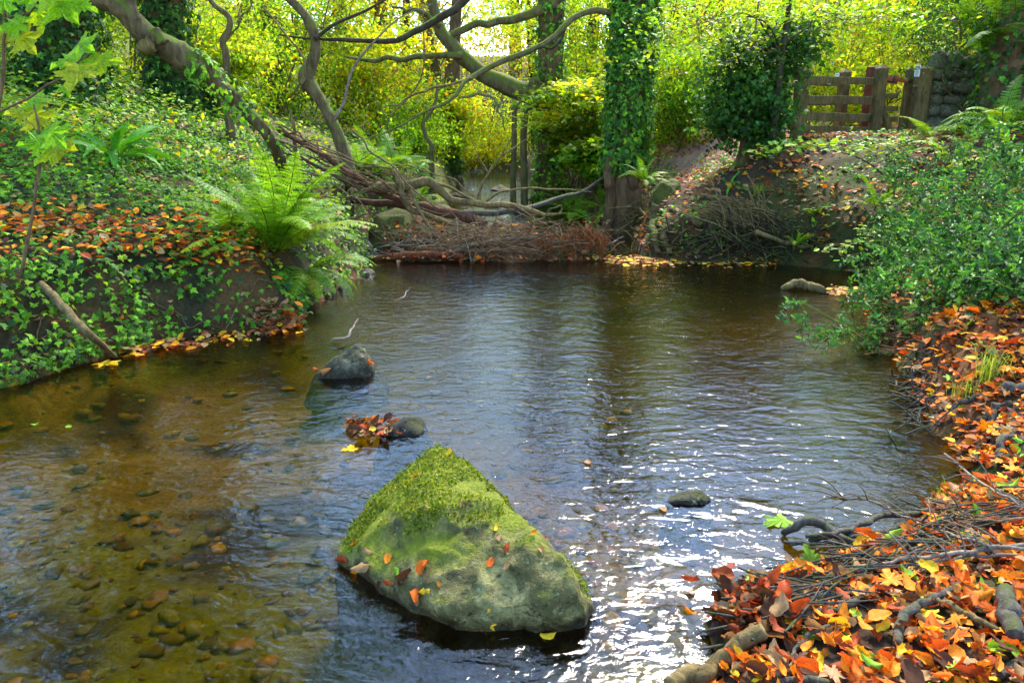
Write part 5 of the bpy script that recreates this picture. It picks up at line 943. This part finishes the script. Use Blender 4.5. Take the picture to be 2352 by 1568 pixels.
# ------------------------------------------------------------------ holly on the right bank
HOLP = ([(.04, .13, .025), (.07, .20, .028), (.12, .29, .025), (.20, .36, .03), (.02, .06, .015)], [3, 4, 3, 1, 1.4])
def shoots(parent, base_uvy, n, L, size, palette, T, mat, parts, dirs, per=26, stemmat=None, nst=26, leafname='leaf'):
    PP, XX, NN, SS, SH = [], [], [], [], []; ns = 0
    for k in range(n):
        b = np.array(base_uvy[int(RG.integers(len(base_uvy)))], float); p = at(b[0] + RG.normal(0, 26), b[1] + RG.normal(0, 22), b[2] + RG.normal(0, .18)); g = float(H(p[0], p[1])); p[2] = max(p[2], max(g, 0.05) + .05)
        d = unit(np.array(dirs) + gauss(1)[0] * .55); l = L * RG.uniform(.5, 1.2); q = [p, p + d * l * .5 + [0, 0, .05], p + d * l + [0, 0, -.06 * l]]; C = spline(q, 10); shade = RG.uniform(.45, 1.5)
        if k < nst: V, F = tube(q, [.006, .004, .002], 10, 5, 0, k); obj('stem', V, F, stemmat or M_TWIG_GREEN, parent); ns += 1
        t = RG.uniform(.1, 1, per); c = np.stack([np.interp(t, np.linspace(0, 1, 10), C[:, i]) for i in range(3)], 1); r = unit(gauss(per) + d * .5)
        PP.append(c + r * .01); XX.append(r); NN.append(gauss(per, .6) + [0, -.5, .9]); SS.append(size * RG.uniform(.6, 1.2, per)); SH.append(np.full(per, shade))
    P, X, N, S = np.concatenate(PP), np.concatenate(XX), np.concatenate(NN), np.concatenate(SS); C = pal(len(P), palette[0], palette[1], .22) * np.concatenate(SH)[:, None]; b = best(P, S, parts); rest = np.ones(len(P), bool); rest[b] = False
    A = Acc(); place(T, P[rest], X[rest], N[rest], S[rest], C[rest], A); A.build('foliage', mat, parent, kind='stuff', smooth=False)
    ms = [mesh_np(leafname, T[0], T[1], mat, c, False) for c in pal(14, palette[0], palette[1], .2)]
    for q in b: inst(leafname, ms[int(RG.integers(14))], leafmat(P[q], X[q], N[q], float(S[q])), parent)
p = ground_hit(2300, 640); hol = thing('holly_shrub', p, 'sprawling blue-green holly shrub over the right bank and water', 'shrub')
base = [(2080, 420, 8.6), (2140, 430, 8.2), (2200, 440, 7.6), (2280, 430, 7.2), (2340, 430, 6.8), (2110, 490, 8.0), (2180, 500, 7.4), (2260, 510, 6.8), (2330, 520, 6.3), (2060, 550, 7.6), (2130, 560, 7.2), (2210, 570, 6.6), (2300, 590, 6.0), (2070, 620, 6.8), (2140, 640, 6.4), (2220, 650, 6.0), (2310, 670, 5.6), (2060, 690, 6.2), (2120, 700, 6.0), (2200, 720, 5.6), (2290, 740, 5.2), (2050, 745, 5.7), (2120, 770, 5.5), (2200, 790, 5.2), (2350, 600, 5.8), (2350, 340, 7.2), (2290, 350, 8.0), (2230, 380, 8.6), (2050, 600, 7.3), (2160, 590, 6.8), (2350, 700, 4.9), (2345, 770, 4.7), (2300, 800, 4.8), (2250, 820, 4.9), (2240, 760, 5.1), (2180, 830, 5.1), (2340, 640, 5.2), (2340, 830, 4.6)]
shoots(hol, base, 680, .52, .052, HOLP, L_HOL, M_HOLLY, 300, (-.45, -.3, .25), 24, nst=140)
for k, (pts, r) in enumerate([([(2352, 600), (2250, 690), (2130, 780), (2060, 810), (1990, 800), (1930, 750), (1835, 690)], .011), ([(2352, 520), (2280, 640), (2180, 720), (2080, 720), (2010, 690), (1985, 640)], .010), ([(2352, 690), (2240, 740), (2120, 790)], .012), ([(2352, 480), (2240, 560), (2120, 600)], .009), ([(2300, 520), (2200, 640), (2060, 740), (1960, 770), (1880, 740)], .007)]):
    yy = np.interp(np.arange(len(pts)), [0, len(pts) - 1], [4.9, 5.5] if k != 1 else [5.2, 6.2]); limb(hol, UV(pts, yy), [r, r * .8, r * .3], M_TWIG_GREEN if k != 2 else M_BARK_TAN, 'stem', 28, 7, k, .03)
tips = [(1850, 742, 5.3), (1890, 735, 5.3), (1930, 750, 5.3), (1965, 745, 5.35), (2000, 770, 5.4), (1900, 770, 5.3), (1950, 790, 5.3), (2000, 690, 5.9), (2030, 660, 6.2), (1990, 660, 6.1)]
h2 = thing('holly_branch', onz(2040, 790, .1), 'thin holly branch reaching out over the bright water', 'branch'); limb(h2, UV([(2120, 812), (2040, 800), (1960, 765), (1900, 728), (1840, 690)], [5.35, 5.35, 5.3, 5.3, 5.3]), [.008, .006, .002], M_TWIG_GREEN, 'stem', 20, 6, 3, .02)
shoots(h2, tips, 34, .18, .048, HOLP, L_HOL, M_HOLLY, 120, (-.6, -.1, .15), 14, nst=20)
# beech seedling spray in front of the gate and low hazel leaves on the right
bs = thing('beech_branch', at(2050, 470, 9.6), 'low beech branch with fresh green leaves in front of the gate', 'branch'); limb(bs, UV([(2075, 470), (2055, 430), (2010, 385), (1960, 358), (1900, 345), (1830, 340), (1760, 338)], 9.7), [.014, .012, .006, .003], M_BARK_DARK, 'stem', 26, 6, 3)
limb(bs, UV([(1990, 372), (2020, 350), (2060, 335), (2095, 322)], 9.7), [.006, .003], M_BARK_DARK, 'twig', 12, 5, 3)
def spray(parent, line, y, n, size, sy=.25, sv=9, palette=BEECH, T=L_OVAL):
    ms = [mesh_np('leaf', T[0], T[1], M_LEAF, c, False) for c in pal(10, palette[0], palette[1], .18)]; L_ = np.array(line, float)
    for k in range(n):
        t = RG.random() * (len(L_) - 1.001); i = int(t); q = L_[i] * (1 - t + i) + L_[i + 1] * (t - i); p = at(q[0] + RG.normal(0, 8), q[1] + RG.normal(0, sv), y + RG.normal(0, sy)); inst('leaf', ms[int(RG.integers(10))], leafmat(p, gauss(1)[0] * [1, .7, .2] + [0, 0, -.15], gauss(1)[0] * .3 + [0, -.25, 1], float(size * RG.uniform(.7, 1.25))), parent)
spray(bs, [(1730, 345), (1800, 335), (1870, 330), (1930, 338), (2000, 335), (2090, 325)], 9.7, 230, .085)
bs2 = thing('beech_branch', at(2030, 560, 8.3), 'small beech spray hanging over the pool beside the holly', 'branch'); limb(bs2, UV([(2120, 540), (2050, 545), (1960, 560), (1890, 580)], 8.3), [.008, .003], M_BARK_DARK, 'stem', 14, 5, 2); spray(bs2, [(1880, 580), (1940, 568), (2000, 550), (2080, 530)], 8.3, 60, .075, .12, 8)
bs3 = thing('beech_branch', at(1990, 530, 8.8), 'light green leafy twig on the right bank left of the holly', 'branch'); limb(bs3, UV([(2110, 470), (2040, 500), (1970, 540)], 8.5), [.008, .003], M_BARK_DARK, 'stem', 14, 5, 2); spray(bs3, [(2110, 470), (2040, 505), (1965, 545)], 8.5, 70, .075, .15, 14)

# ------------------------------------------------------------------ fallen leaves
def curl(kind, k):
    rr = np.random.default_rng(k + 50); nx_, ny_ = 7, 5; V = []
    for i in range(nx_):
        t = i / (nx_ - 1); h = (.27 + .035 * (k % 4)) * (math.sin(math.pi * (t * .96 + .02) ** .85)) ** .75 + .012
        for j in range(ny_):
            s = (j / (ny_ - 1) * 2 - 1); b = [.5, -.35, .8, .25, -.6, 1.0][k % 6]; c = [.3, .6, -.3, .8, .15, -.6][(k * 5 + 1) % 6]
            V.append((t + (.05 * rr.normal() if abs(s) == 1 else 0), s * h * (1 - .3 * abs(b) * abs(s)) * (1 + (.16 * rr.normal() if abs(s) == 1 else 0)), b * h * s * s + c * (t - .5) ** 2 + .045 * math.sin(t * 11 + s * 5 + k) + .03 * math.sin(s * 9 + k) - (.02 if j == 2 else 0)))
    i = np.arange(nx_ - 1)[:, None] * ny_; j = np.arange(ny_ - 1)[None]; return np.array(V), np.stack([i + j, i + ny_ + j, i + ny_ + j + 1, i + j + 1], -1).reshape(-1, 4)
CURL = [curl('beech', k) for k in range(6)]
FALL = {'orange': (.72, .22, .010), 'deep orange': (.62, .12, .008), 'red-brown': (.34, .06, .012), 'yellow': (.78, .46, .015), 'tan': (.34, .19, .07), 'green': (.20, .36, .02), 'dark brown': (.09, .035, .014)}
FW = {'orange': 4.5, 'deep orange': 3.6, 'red-brown': 2.6, 'yellow': 1.2, 'tan': 2.0, 'green': .6, 'dark brown': 2.6}
FK = list(FALL); FMESH = {(c, k): mesh_np('fallen_leaf', CURL[k][0], CURL[k][1], M_DRY, np.clip(np.array(FALL[c]) * (1 + .1 * (k % 3 - 1)) * (1 + .25 * noise3(CURL[k][0][:, 0:1] * 3, CURL[k][0][:, 1:2] * 5, k, 2)), .003, .9), True) for c in FK for k in range(6)}
def litter_pts(n, sample, test):
    x, y = sample(n); z, d, wl, ins = H(x, y, True); ok = test(x, y, d, wl, ins); return x[ok], y[ok], z[ok]
def lay(x, y, z, size, acc, weights=None, lift=(.002, .03), tilt=.36):
    n = len(x); w = np.array([FW[c] if weights is None else weights.get(c, 0) for c in FK], float); kind = RG.choice(len(FK), n, p=w / w.sum()); P = np.stack([x, y, z + RG.uniform(*lift, n)], 1)
    N = gauss(n, tilt) + [0, -.1, 1]; X = gauss(n) * [1, 1, .25]; S = size * RG.uniform(.45, 1.4, n); C = np.array([FALL[c] for c in FK])[kind] * (1 + RG.normal(0, .22, (n, 1))); C = np.clip(C * (1 + RG.normal(0, .06, (n, 3))), .004, .9); return P, X, N, S, C, kind
def litter(acc, P, X, N, S, C, T=None):
    for k in range(6):
        m = (np.arange(len(P)) % 6) == k
        if m.any(): place(CURL[k] if T is None else T, P[m], X[m], N[m], S[m], C[m], acc)
# near right bank: the 300 that show largest are leaves of their own
x, y, z = litter_pts(22000, lambda n: (RG.uniform(.35, 4.6, n), .9 + 4.4 * RG.random(n) ** 1.15), lambda x, y, d, wl, ins: ~ins & (wl < .5) & (d > .02) & (RG.random(len(x)) < np.clip(1.25 - .22 * (y - 1), .25, 1)))
D_ = lay(x, y, z, .052, None); keep = proj(D_[0]); vis = (keep[0] < 2500) & (keep[1] < 1750); D_ = [q[vis] for q in D_]; b = best(D_[0], D_[3], 300); rest = np.ones(len(D_[0]), bool); rest[b] = False
D_[0][b, 2] += .012
for q in b:
    c = FK[D_[5][q]]; inst('fallen_leaf', FMESH[(c, int(RG.integers(6)))], leafmat(D_[0][q], D_[1][q], D_[2][q], float(D_[3][q])), label=('curled %s beech leaf lying in the litter of the near right bank' % c), cat='leaf', group='%s fallen leaves on the near right bank' % c)
A = Acc(); q_ = [q[rest] for q in D_[:5]]; ms_ = RG.random(len(q_[0])) < .22; litter(A, *[q[~ms_] for q in q_]); q_[3][ms_] *= 1.35; litter(A, *[q[ms_] for q in q_], T=L_MAP); A.build('leaf_litter', M_DRY, kind='stuff', smooth=True, label='orange and brown beech leaf litter on the near right bank', cat='leaf litter')
A = Acc(); x, y, z = litter_pts(6000, lambda n: (RG.uniform(1.9, 5.5, n), RG.uniform(3.2, 7.5, n)), lambda x, y, d, wl, ins: ~ins & (wl < .5) & (d > .0) & (RG.random(len(x)) < .9))
D_ = lay(x, y, z, .058, None); litter(A, *D_[:5], T=L_OVAL); A.build('leaf_litter', M_DRY, kind='stuff', smooth=False, label='orange leaf litter on the steep right bank below the holly', cat='leaf litter')
# slope and path litter further back
TANW = {'tan': 5, 'orange': 1.6, 'red-brown': 2, 'dark brown': 1.5, 'yellow': .7, 'green': .3}; A = Acc()
x, y, z = litter_pts(36000, lambda n: (RG.uniform(1.6, 9.5, n), RG.uniform(4.5, 21, n)), lambda x, y, d, wl, ins: ~ins & (wl < .5) & (d > .05) & (RG.random(len(x)) < .5 + .6 * sst(-.25, .25, fbm(x * 1.3, y * 1.3, 0, 3, 44)) - .45 * np.exp(-((x - 4.35) ** 2 / .3 + (y - 10.0) ** 2 / .3))))
D_ = lay(x, y, z, .078, None, TANW); litter(A, *D_[:5], T=L_OVAL); A.build('leaf_litter', M_DRY, kind='stuff', smooth=False, label='tan leaf litter on the path and slope below the gate', cat='leaf litter')
A = Acc(); u = RG.uniform(-20, 640, 2600); v = RG.normal(562, 38, 2600) + (u - 300) * .06; P = np.array([ground_hit(a, b_) for a, b_ in zip(u[:900], v[:900])]); D_ = lay(P[:, 0], P[:, 1], P[:, 2], .075, None, None, (.04, .13)); litter(A, *D_[:5], T=L_OVAL)
x, y, z = litter_pts(2600, lambda n: (RG.uniform(-9, -1.4, n), RG.uniform(3.8, 11, n)), lambda x, y, d, wl, ins: ~ins & (wl > .5) & (d < 6) & (RG.random(len(x)) < .45)); D_ = lay(x, y, z, .07, None, {'tan': 3, 'orange': 2, 'yellow': 1.5, 'red-brown': 2}, (.04, .14)); litter(A, *D_[:5], T=L_OVAL)
A.build('leaf_litter', M_DRY, kind='stuff', smooth=False, label='orange fallen leaves caught in the ivy of the left bank', cat='leaf litter')
# leaves on the dam and the floating edge at its right
A = Acc(); n = 800; P = np.array([onz(a, b_, 0) for a, b_ in zip(RG.uniform(880, 1400, n), RG.uniform(560, 604, n))]); P[:, 2] = .03 + np.clip((P[:, 1] - 9.25) * .5, 0, .33) * RG.uniform(.3, 1.1, n); P[:, 1] = np.minimum(P[:, 1], 10.2); D_ = lay(P[:, 0], P[:, 1], P[:, 2], .075, None, {'tan': 2.5, 'red-brown': 3, 'dark brown': 5, 'orange': .5, 'yellow': .15}, (0, .04), .7); litter(A, *D_[:5], T=L_OVAL)
A.build('leaf_litter', M_DRY, kind='stuff', smooth=False, label='sodden brown leaves matted into the debris dam', cat='leaf litter')
A = Acc(); n = 700; P = np.array([onz(a, b_, .008) for a, b_ in zip(RG.uniform(1395, 1790, n), 592 + np.abs(RG.normal(0, 6, n)) + RG.uniform(-8, 8, n))]); D_ = lay(P[:, 0], P[:, 1], P[:, 2], .07, None, {'tan': 3, 'yellow': 2.5, 'orange': 1.6, 'red-brown': 1.5, 'green': .7}, (0, .01), .12); litter(A, *D_[:5], T=L_OVAL)
P = np.array([onz(a, b_, .008) for a, b_ in zip(RG.normal(1945, 25, 120), RG.normal(668, 5, 120))]); D_ = lay(P[:, 0], P[:, 1], P[:, 2], .06, None, {'tan': 3, 'yellow': 3, 'red-brown': 1.5}, (0, .01), .12); litter(A, *D_[:5], T=L_OVAL)
P = np.array([onz(a, b_, .01) for a, b_ in zip(RG.uniform(280, 700, 260), RG.normal(0, 5, 260) + 0)] ); P = np.array([onz(a, 812 - (a - 280) * .145 + RG.normal(0, 6), .01) for a in RG.uniform(280, 700, 230)]); D_ = lay(P[:, 0], P[:, 1], P[:, 2], .07, None, {'tan': 3, 'yellow': 1.5, 'orange': 2, 'red-brown': 2, 'dark brown': 2}, (0, .03), .3); litter(A, *D_[:5], T=L_OVAL)
A.build('floating_leaves', M_DRY, kind='stuff', smooth=False, label='rafts of floating leaves along the shaded stream margins', cat='leaf litter')
# leaves on the stones: each a thing
bpy.context.view_layer.update(); DG_ = bpy.context.evaluated_depsgraph_get()
def drop(u, v):
    d = Vector(ray(u, v)).normalized(); hit, loc, nrm, idx, o, m = scene.ray_cast(DG_, Vector((0, 0, CZ)) + d * 1.2, d); return np.array(loc), np.array(nrm), (o.name if hit else '')
def leaf_at(u, v, size, c, label, maple=False, group=None, flat=False):
    p, nr, nm = drop(u, v); 
    if nr[2] < 0: nr = -nr
    nr = unit(nr * 1.0 + RG.normal(0, .12, 3)) if not flat else np.array([0, 0, 1.]); me = FMESH[(c, int(RG.integers(6)))]
    if maple: me = mesh_np('fallen_leaf', L_MAP[0], L_MAP[1], M_DRY, np.array(FALL[c]), False)
    inst('fallen_leaf', me, leafmat(p + nr * .006, gauss(1)[0], nr, size * .8), label=label, cat='leaf', group=group)
for u, v, s, c, lab in [(966, 1090, .05, 'orange', 'orange leaf high on the mossy side of the big boulder'), (1028, 1046, .045, 'yellow', 'yellow leaf at the very top of the big boulder'), (962, 1322, .08, 'deep orange', 'large orange leaf at the left foot of the big boulder, upper of two'), (956, 1350, .07, 'deep orange', 'red-orange leaf hanging below the large orange one on the boulder'), (990, 1356, .06, 'yellow', 'yellow-green leaf near the wet foot of the big boulder'), (1008, 1334, .04, 'orange', 'small orange leaf right of the yellow-green one on the boulder'), (1122, 1303, .05, 'deep orange', 'bright red-orange leaf in the middle of the big boulder'), (1137, 1222, .04, 'yellow', 'yellow leaf beside a brown key on the boulder shoulder'), (1148, 1230, .04, 'tan', 'brown winged seed beside the yellow leaf on the boulder'), (1217, 1228, .04, 'orange', 'orange leaf near the right edge of the boulder'), (1250, 1236, .035, 'deep orange', 'orange leaf on the right rim of the boulder'), (1240, 1258, .045, 'tan', 'tan leaf just below the right rim of the boulder'), (893, 1272, .05, 'orange', 'orange-yellow leaf on the left flank of the boulder'), (815, 1254, .05, 'orange', 'orange leaf above the sodden heap left of the boulder'), (835, 1262, .06, 'tan', 'tan leaf lying right of the orange one above the sodden heap'), (800, 1287, .08, 'red-brown', 'brown leaf at the left tip of the sodden heap'), (815, 1300, .07, 'orange', 'yellow-orange leaf in the sodden heap left of the boulder'), (850, 1300, .09, 'tan', 'large pale crumpled leaf in the sodden heap'), (884, 1334, .06, 'red-brown', 'red leaf at the middle of the sodden heap'), (918, 1346, .09, 'dark brown', 'dark wet leaf at the right end of the sodden heap'), (870, 1330, .08, 'dark brown', 'dark wet leaf under the sodden heap'), (915, 1322, .05, 'green', 'small green-yellow leaf between heap and orange leaf'), (962, 1391, .05, 'tan', 'pale orange leaf at the waterline of the boulder'), (985, 1170, .035, 'tan', 'narrow brown key on the upper boulder'), (1068, 1152, .035, 'tan', 'pale brown key in the centre of the moss'), (1170, 1290, .04, 'tan', 'tan leaf in the lower middle of the boulder'), (1157, 1268, .045, 'red-brown', 'brown curled leaf above the red-orange leaf'), (843, 827, .07, 'deep orange', 'bright orange leaf on the pointed mid-stream stone'), (740, 862, .1, 'tan', 'pale soaked leaf at the left foot of the pointed stone'), (760, 850, .09, 'dark brown', 'dark soaked leaf beside the pointed stone'), (728, 850, .08, 'red-brown', 'brown soaked leaf behind the pale one at the pointed stone')]:
    leaf_at(u, v, s, c, lab)
leaf_at(1100, 1438, .10, 'yellow', 'yellow lobed leaf stuck to the front waterline of the boulder', True); leaf_at(1240, 1462, .07, 'yellow', 'small ochre leaf on the dark water in front of the boulder', False, None, True)
A = Acc(); n = 110; P = np.array([onz(RG.normal(845, 26), RG.normal(985, 10), RG.uniform(.0, .05)) for _ in range(n)]); D_ = lay(P[:, 0], P[:, 1], P[:, 2], .06, None, {'tan': 4, 'red-brown': 3, 'yellow': .4, 'orange': .4, 'dark brown': 4, 'green': .2}, (0, .02), .35); litter(A, *D_[:5]); A.build('leaf_raft', M_DRY, label='raft of brown leaves lodged against the low dark stone', cat='leaf litter', kind='stuff')
A = Acc(); n = 120; P = np.array([ground_hit(RG.normal(628, 22), RG.normal(745, 10)) for _ in range(n)]); P[:, 2] += RG.uniform(0, .16, n) * np.clip(1 - np.abs(P[:, 0] - P[:, 0].mean()) * 4, .1, 1); D_ = lay(P[:, 0], P[:, 1], P[:, 2], .085, None, {'tan': 6, 'red-brown': 2, 'dark brown': 1}, (0, .03), .9); litter(A, *D_[:5]); A.build('leaf_heap', M_DRY, label='heap of pale dry leaves at the water edge of the left bank', cat='leaf litter', kind='stuff')
A = Acc(); n = 200; P = np.array([ground_hit(RG.normal(1720, 40), RG.normal(1425, 30)) for _ in range(n)]); P[:, 2] += RG.uniform(0, .05, n); D_ = lay(P[:, 0], P[:, 1], P[:, 2], .065, None, {'tan': 2, 'red-brown': 4, 'dark brown': 5, 'orange': .8}, (0, .03), .7); litter(A, *D_[:5]); A.build('leaf_heap', M_DRY, label='sodden brown leaf heap at the near right waterline', cat='leaf litter', kind='stuff')
for u, v, s, c, lab, mp in [(1805, 1195, .16, 'green', 'large pale green leaf under water beside the mossy root', True), (1520, 1165, .06, 'tan', 'tan leaf adrift left of the flat dark stone', False), (1720, 1325, .12, 'green', 'bright green lobed leaf at the near right waterline', True), (1790, 1300, .08, 'orange', 'orange leaf lying on the sticks at the near right waterline', False), (235, 833, .2, 'yellow', 'pale yellow lobed leaf at the foot of the dead branch', True), (305, 800, .06, 'orange', 'round orange leaf at the left waterline', False), (160, 985, .06, 'green', 'green leaf adrift on the left water', False), (90, 973, .05, 'green', 'small green leaf adrift at the far left water', False), (680, 768, .09, 'yellow', 'yellow leaf floating below the dry leaf heap', False), (800, 1035, .1, 'yellow', 'ochre lobed leaf sunk below the leaf raft', True), (1350, 1068, .06, 'tan', 'faint tan leaf adrift in mid stream', False)]:
    leaf_at(u, v, s, c, lab, mp, None, True)

# ------------------------------------------------------------------ sticks and roots of the near right bank
Z8 = lambda pts: [(1494.5 + x * .3646, 1041 + y * .3646) for x, y in pts]
for lab, p, r, m, lift in [('mossy bent root arching out of the water by the pale leaf', [(835, 500), (880, 475), (940, 450), (1010, 422), (1090, 465), (1180, 525), (1300, 572), (1390, 592)], [.016, .02, .023, .025, .022, .02, .016, .012], M_STICK, [0, .03, .06, .08, .05, .03, .02, .02]),
        ('dark stick highest over the near right water', [(980, 522), (1130, 505), (1300, 460), (1450, 400), (1640, 380), (1800, 345)], [.010, .013, .015, .016, .016, .014], M_STICK, .05), ('dark stick just under the highest one', [(1000, 545), (1250, 505), (1480, 490), (1600, 470), (1850, 420)], [.010, .013, .014, .012, .01], M_STICK, .03), ('wavy stick lying towards the bank from the mossy root', [(1250, 525), (1400, 512), (1500, 532), (1650, 552), (1840, 545)], [.010, .012, .012, .012, .01], M_STICK, .03), ('short stick end on the water left of the mossy root', [(840, 555), (950, 572), (1100, 560), (1260, 578)], [.008, .011, .012, .01], M_STICK, .01),
        ('long dark stick pointing left over the water beside an orange leaf', [(820, 752), (960, 715), (1100, 690), (1280, 655)], [.009, .012, .013, .012], M_STICK, .03), ('longest dark stick along the near right waterline', [(590, 818), (700, 782), (900, 742), (1000, 712), (1200, 672), (1300, 650)], [.010, .014, .015, .014, .012, .009], M_STICK, .03), ('thin dark stick crossing under the longest one', [(440, 800), (600, 832), (700, 815), (850, 800), (1150, 772)], [.007, .009, .010, .010, .009], M_STICK, .02), ('hooked dark twig at the waterline leaf heap', [(490, 925), (510, 880), (570, 845), (720, 815)], [.010, .010, .010, .009], M_STICK, .02), ('dark stick over the sodden leaf heap', [(485, 930), (620, 902), (760, 905), (860, 972)], [.013, .014, .014, .012], M_STICK, .03), ('straight dark stick along the edge of the orange leaves', [(800, 948), (900, 916), (1050, 905), (1300, 880)], [.013, .015, .015, .012], M_STICK, .02), ('curved root dividing water sticks from orange leaves', [(840, 1000), (1060, 1000), (1200, 960), (1340, 880), (1430, 800)], [.010, .013, .015, .015, .012], M_STICK, .02), ('thick mossy stick among the first orange leaves', [(860, 832), (1000, 792), (1200, 772), (1330, 735), (1480, 712)], [.010, .016, .022, .022, .016], M_STICK, .02),
        ('thick grey log at the bottom edge of the near right bank', [(120, 1460), (250, 1385), (340, 1400), (420, 1340), (520, 1240), (620, 1160), (715, 1118)], [.032, .034, .032, .034, .034, .032, .028], M_BARK_TAN, .055), ('thick upright root at the right edge among orange leaves', [(2235, 855), (2245, 930), (2260, 1010), (2300, 1150)], [.028, .034, .036, .028], M_STICK, .03), ('crooked root in the middle of the orange leaves', [(1555, 1205), (1575, 1060), (1650, 975), (1750, 930), (1850, 880), (1970, 805)], [.016, .018, .018, .016, .014, .01], M_STICK, .03), ('brown straight stick crossing the orange leaves', [(1730, 900), (1900, 962), (2050, 1040), (2190, 1112)], [.009, .012, .012, .009], M_BARK_TAN, .03),
        ('long pale grey twig coming in from the upper right', [(1850, 0), (2000, 112), (2150, 230), (2352, 332), (2420, 360)], [.005, .006, .007, .008], M_STICK_PALE, .07), ('pale twig fanning left above the dark sticks', [(1440, 320), (1560, 382), (1750, 462), (2000, 542), (2150, 580), (2400, 605)], [.004, .006, .007, .008], M_STICK_PALE, .08), ('thickest pale grey twig across the orange leaves', [(1280, 712), (1500, 682), (1700, 656), (2000, 630), (2150, 600), (2400, 572)], [.005, .008, .010, .011], M_STICK_PALE, .06), ('lower pale twig parallel to the thickest one', [(1300, 730), (1700, 692), (2000, 645), (2400, 642)], [.004, .006, .008], M_STICK_PALE, .05), ('purplish twig arching over the dark water', [(1600, 240), (1750, 290), (1900, 370), (2100, 422), (2400, 402)], [.003, .005, .006], M_TWIG, .09), ('drooping fine twig arching left to the water', [(1150, 340), (1230, 295), (1330, 290), (1440, 320), (1560, 385)], [.002, .003, .004], M_TWIG, .09), ('thin purplish twig over the mossy root', [(1130, 660), (1200, 600), (1290, 640), (1420, 690)], [.003, .004, .005], M_TWIG, .05), ('dark root at the lower right corner', [(2200, 1400), (2270, 1350), (2400, 1290)], [.012, .014, .014], M_STICK, .01), ('curved dark twig at the bottom among leaves', [(880, 1300), (920, 1220), (1000, 1150), (1150, 1080), (1300, 1030)], [.006, .008, .009, .006], M_STICK, .02), ('grey root along the bottom edge', [(820, 1440), (900, 1425), (1000, 1420), (1120, 1445)], [.012, .014, .014, .012], M_STICK, .01)]:
    q = Z8(p); P = ground_hits(q); r = np.array(r) * .8; rr_ = np.interp(np.linspace(0, 1, len(P)), np.linspace(0, 1, len(r)), r); P[:, 2] += rr_ * .7 + np.array(lift)
    # keep the picture position while lifting
    for k in range(len(P)): P[k] = onz(q[k][0], q[k][1], P[k][2])
    V, F = tube(P, r, 40, 9, .06, int(p[0][0]) % 89, True, .008); o = obj('root' if 'root' in lab else ('log' if ' log' in lab else 'stick'), V, F, m, label=lab, cat='root' if 'root' in lab else 'stick'); C = spline(P, 40)
    if m in (M_STICK_PALE, M_TWIG):
        for k in range(9):
            b = C[RG.integers(3, 36)]; d = unit(np.array([-1, .25, .15]) + gauss(1)[0] * .45); L = RG.uniform(.06, .22); V, F = tube([b, b + d * L * .5 + [0, 0, .015], b + d * L], [.003, .0012], 8, 5, 0, k); obj('twig', V, F, m, o)
A = Acc()
for k in range(150):
    u, v = RG.uniform(1700, 2352), 0; v = 1480 - (u - 1600) * .42 + RG.normal(0, 40); p = ground_hit(u, v); p[2] += RG.uniform(.01, .06); d = unit(np.array([1, .28, 0]) + gauss(1)[0] * [.35, .35, .08]); L = RG.uniform(.1, .4)
    A.add(*tube([p - d * L / 2, p + RG.normal(0, .012, 3), p + d * L / 2], [.004, .0035, .0015], 7, 5, 0, k, False), None)
A.build('twig_tangle', M_STICK, kind='stuff', label='fine grey twigs strewn over the near right bank', cat='twigs')
# bare roots on the right bank above
R6 = lambda pts: [(1568 + x * .3333, 522.5 + y * .3333) for x, y in pts]
for lab, p, r in [('thick pale root at the right edge above the leaves', [(2352, 1130), (2250, 1160), (2190, 1190)], .03), ('curved root looping down the right bank', [(2260, 1250), (2180, 1270), (2120, 1320), (2100, 1400)], .022), ('long grey root slanting to the water on the right bank', [(2100, 1330), (1990, 1370), (1890, 1450)], .014), ('root fan low on the right bank', [(2352, 1370), (2200, 1400), (2100, 1470), (2060, 1560)], .016), ('second root of the low fan on the right bank', [(2352, 1430), (2260, 1460), (2190, 1540), (2170, 1620)], .02), ('dark stick on the lip of the right bank', [(1780, 850), (1690, 920), (1560, 1010)], .008), ('flat dark root at the lip of the right bank', [(2060, 1170), (1900, 1230), (1740, 1290)], .016), ('thin root above the flat dark one', [(1880, 1120), (1750, 1160), (1590, 1200)], .010), ('short stick below the grass tuft', [(1800, 960), (1740, 1000), (1670, 1050)], .008)]:
    q = R6(p); P = ground_hits(q); P[:, 2] += r * .6; V, F = tube(P, [r * .8, r, r * .6], 24, 9, .14, int(p[0][0]) % 61, True, .02); obj('root' if 'root' in lab else 'stick', V, F, M_STICK, label=lab, cat='root' if 'root' in lab else 'stick')
# small driftwood in mid stream
for lab, a, r in [('forked driftwood twig standing in mid stream above the pointed stone', [(765, 780), (795, 775), (808, 755), (822, 732)], [.012, .012, .009, .004]), ('pale driftwood twig drifting below the dam', [(905, 692), (925, 682), (935, 668), (942, 660)], [.006, .008, .007, .004])]:
    P = [onz(u, v, .02 + .03 * k) for k, (u, v) in enumerate(a)]; V, F = tube(P, r, 20, 7, .1, 3, True, .01); o = obj('driftwood', V, F, M_STICK_PALE, label=lab, cat='driftwood')
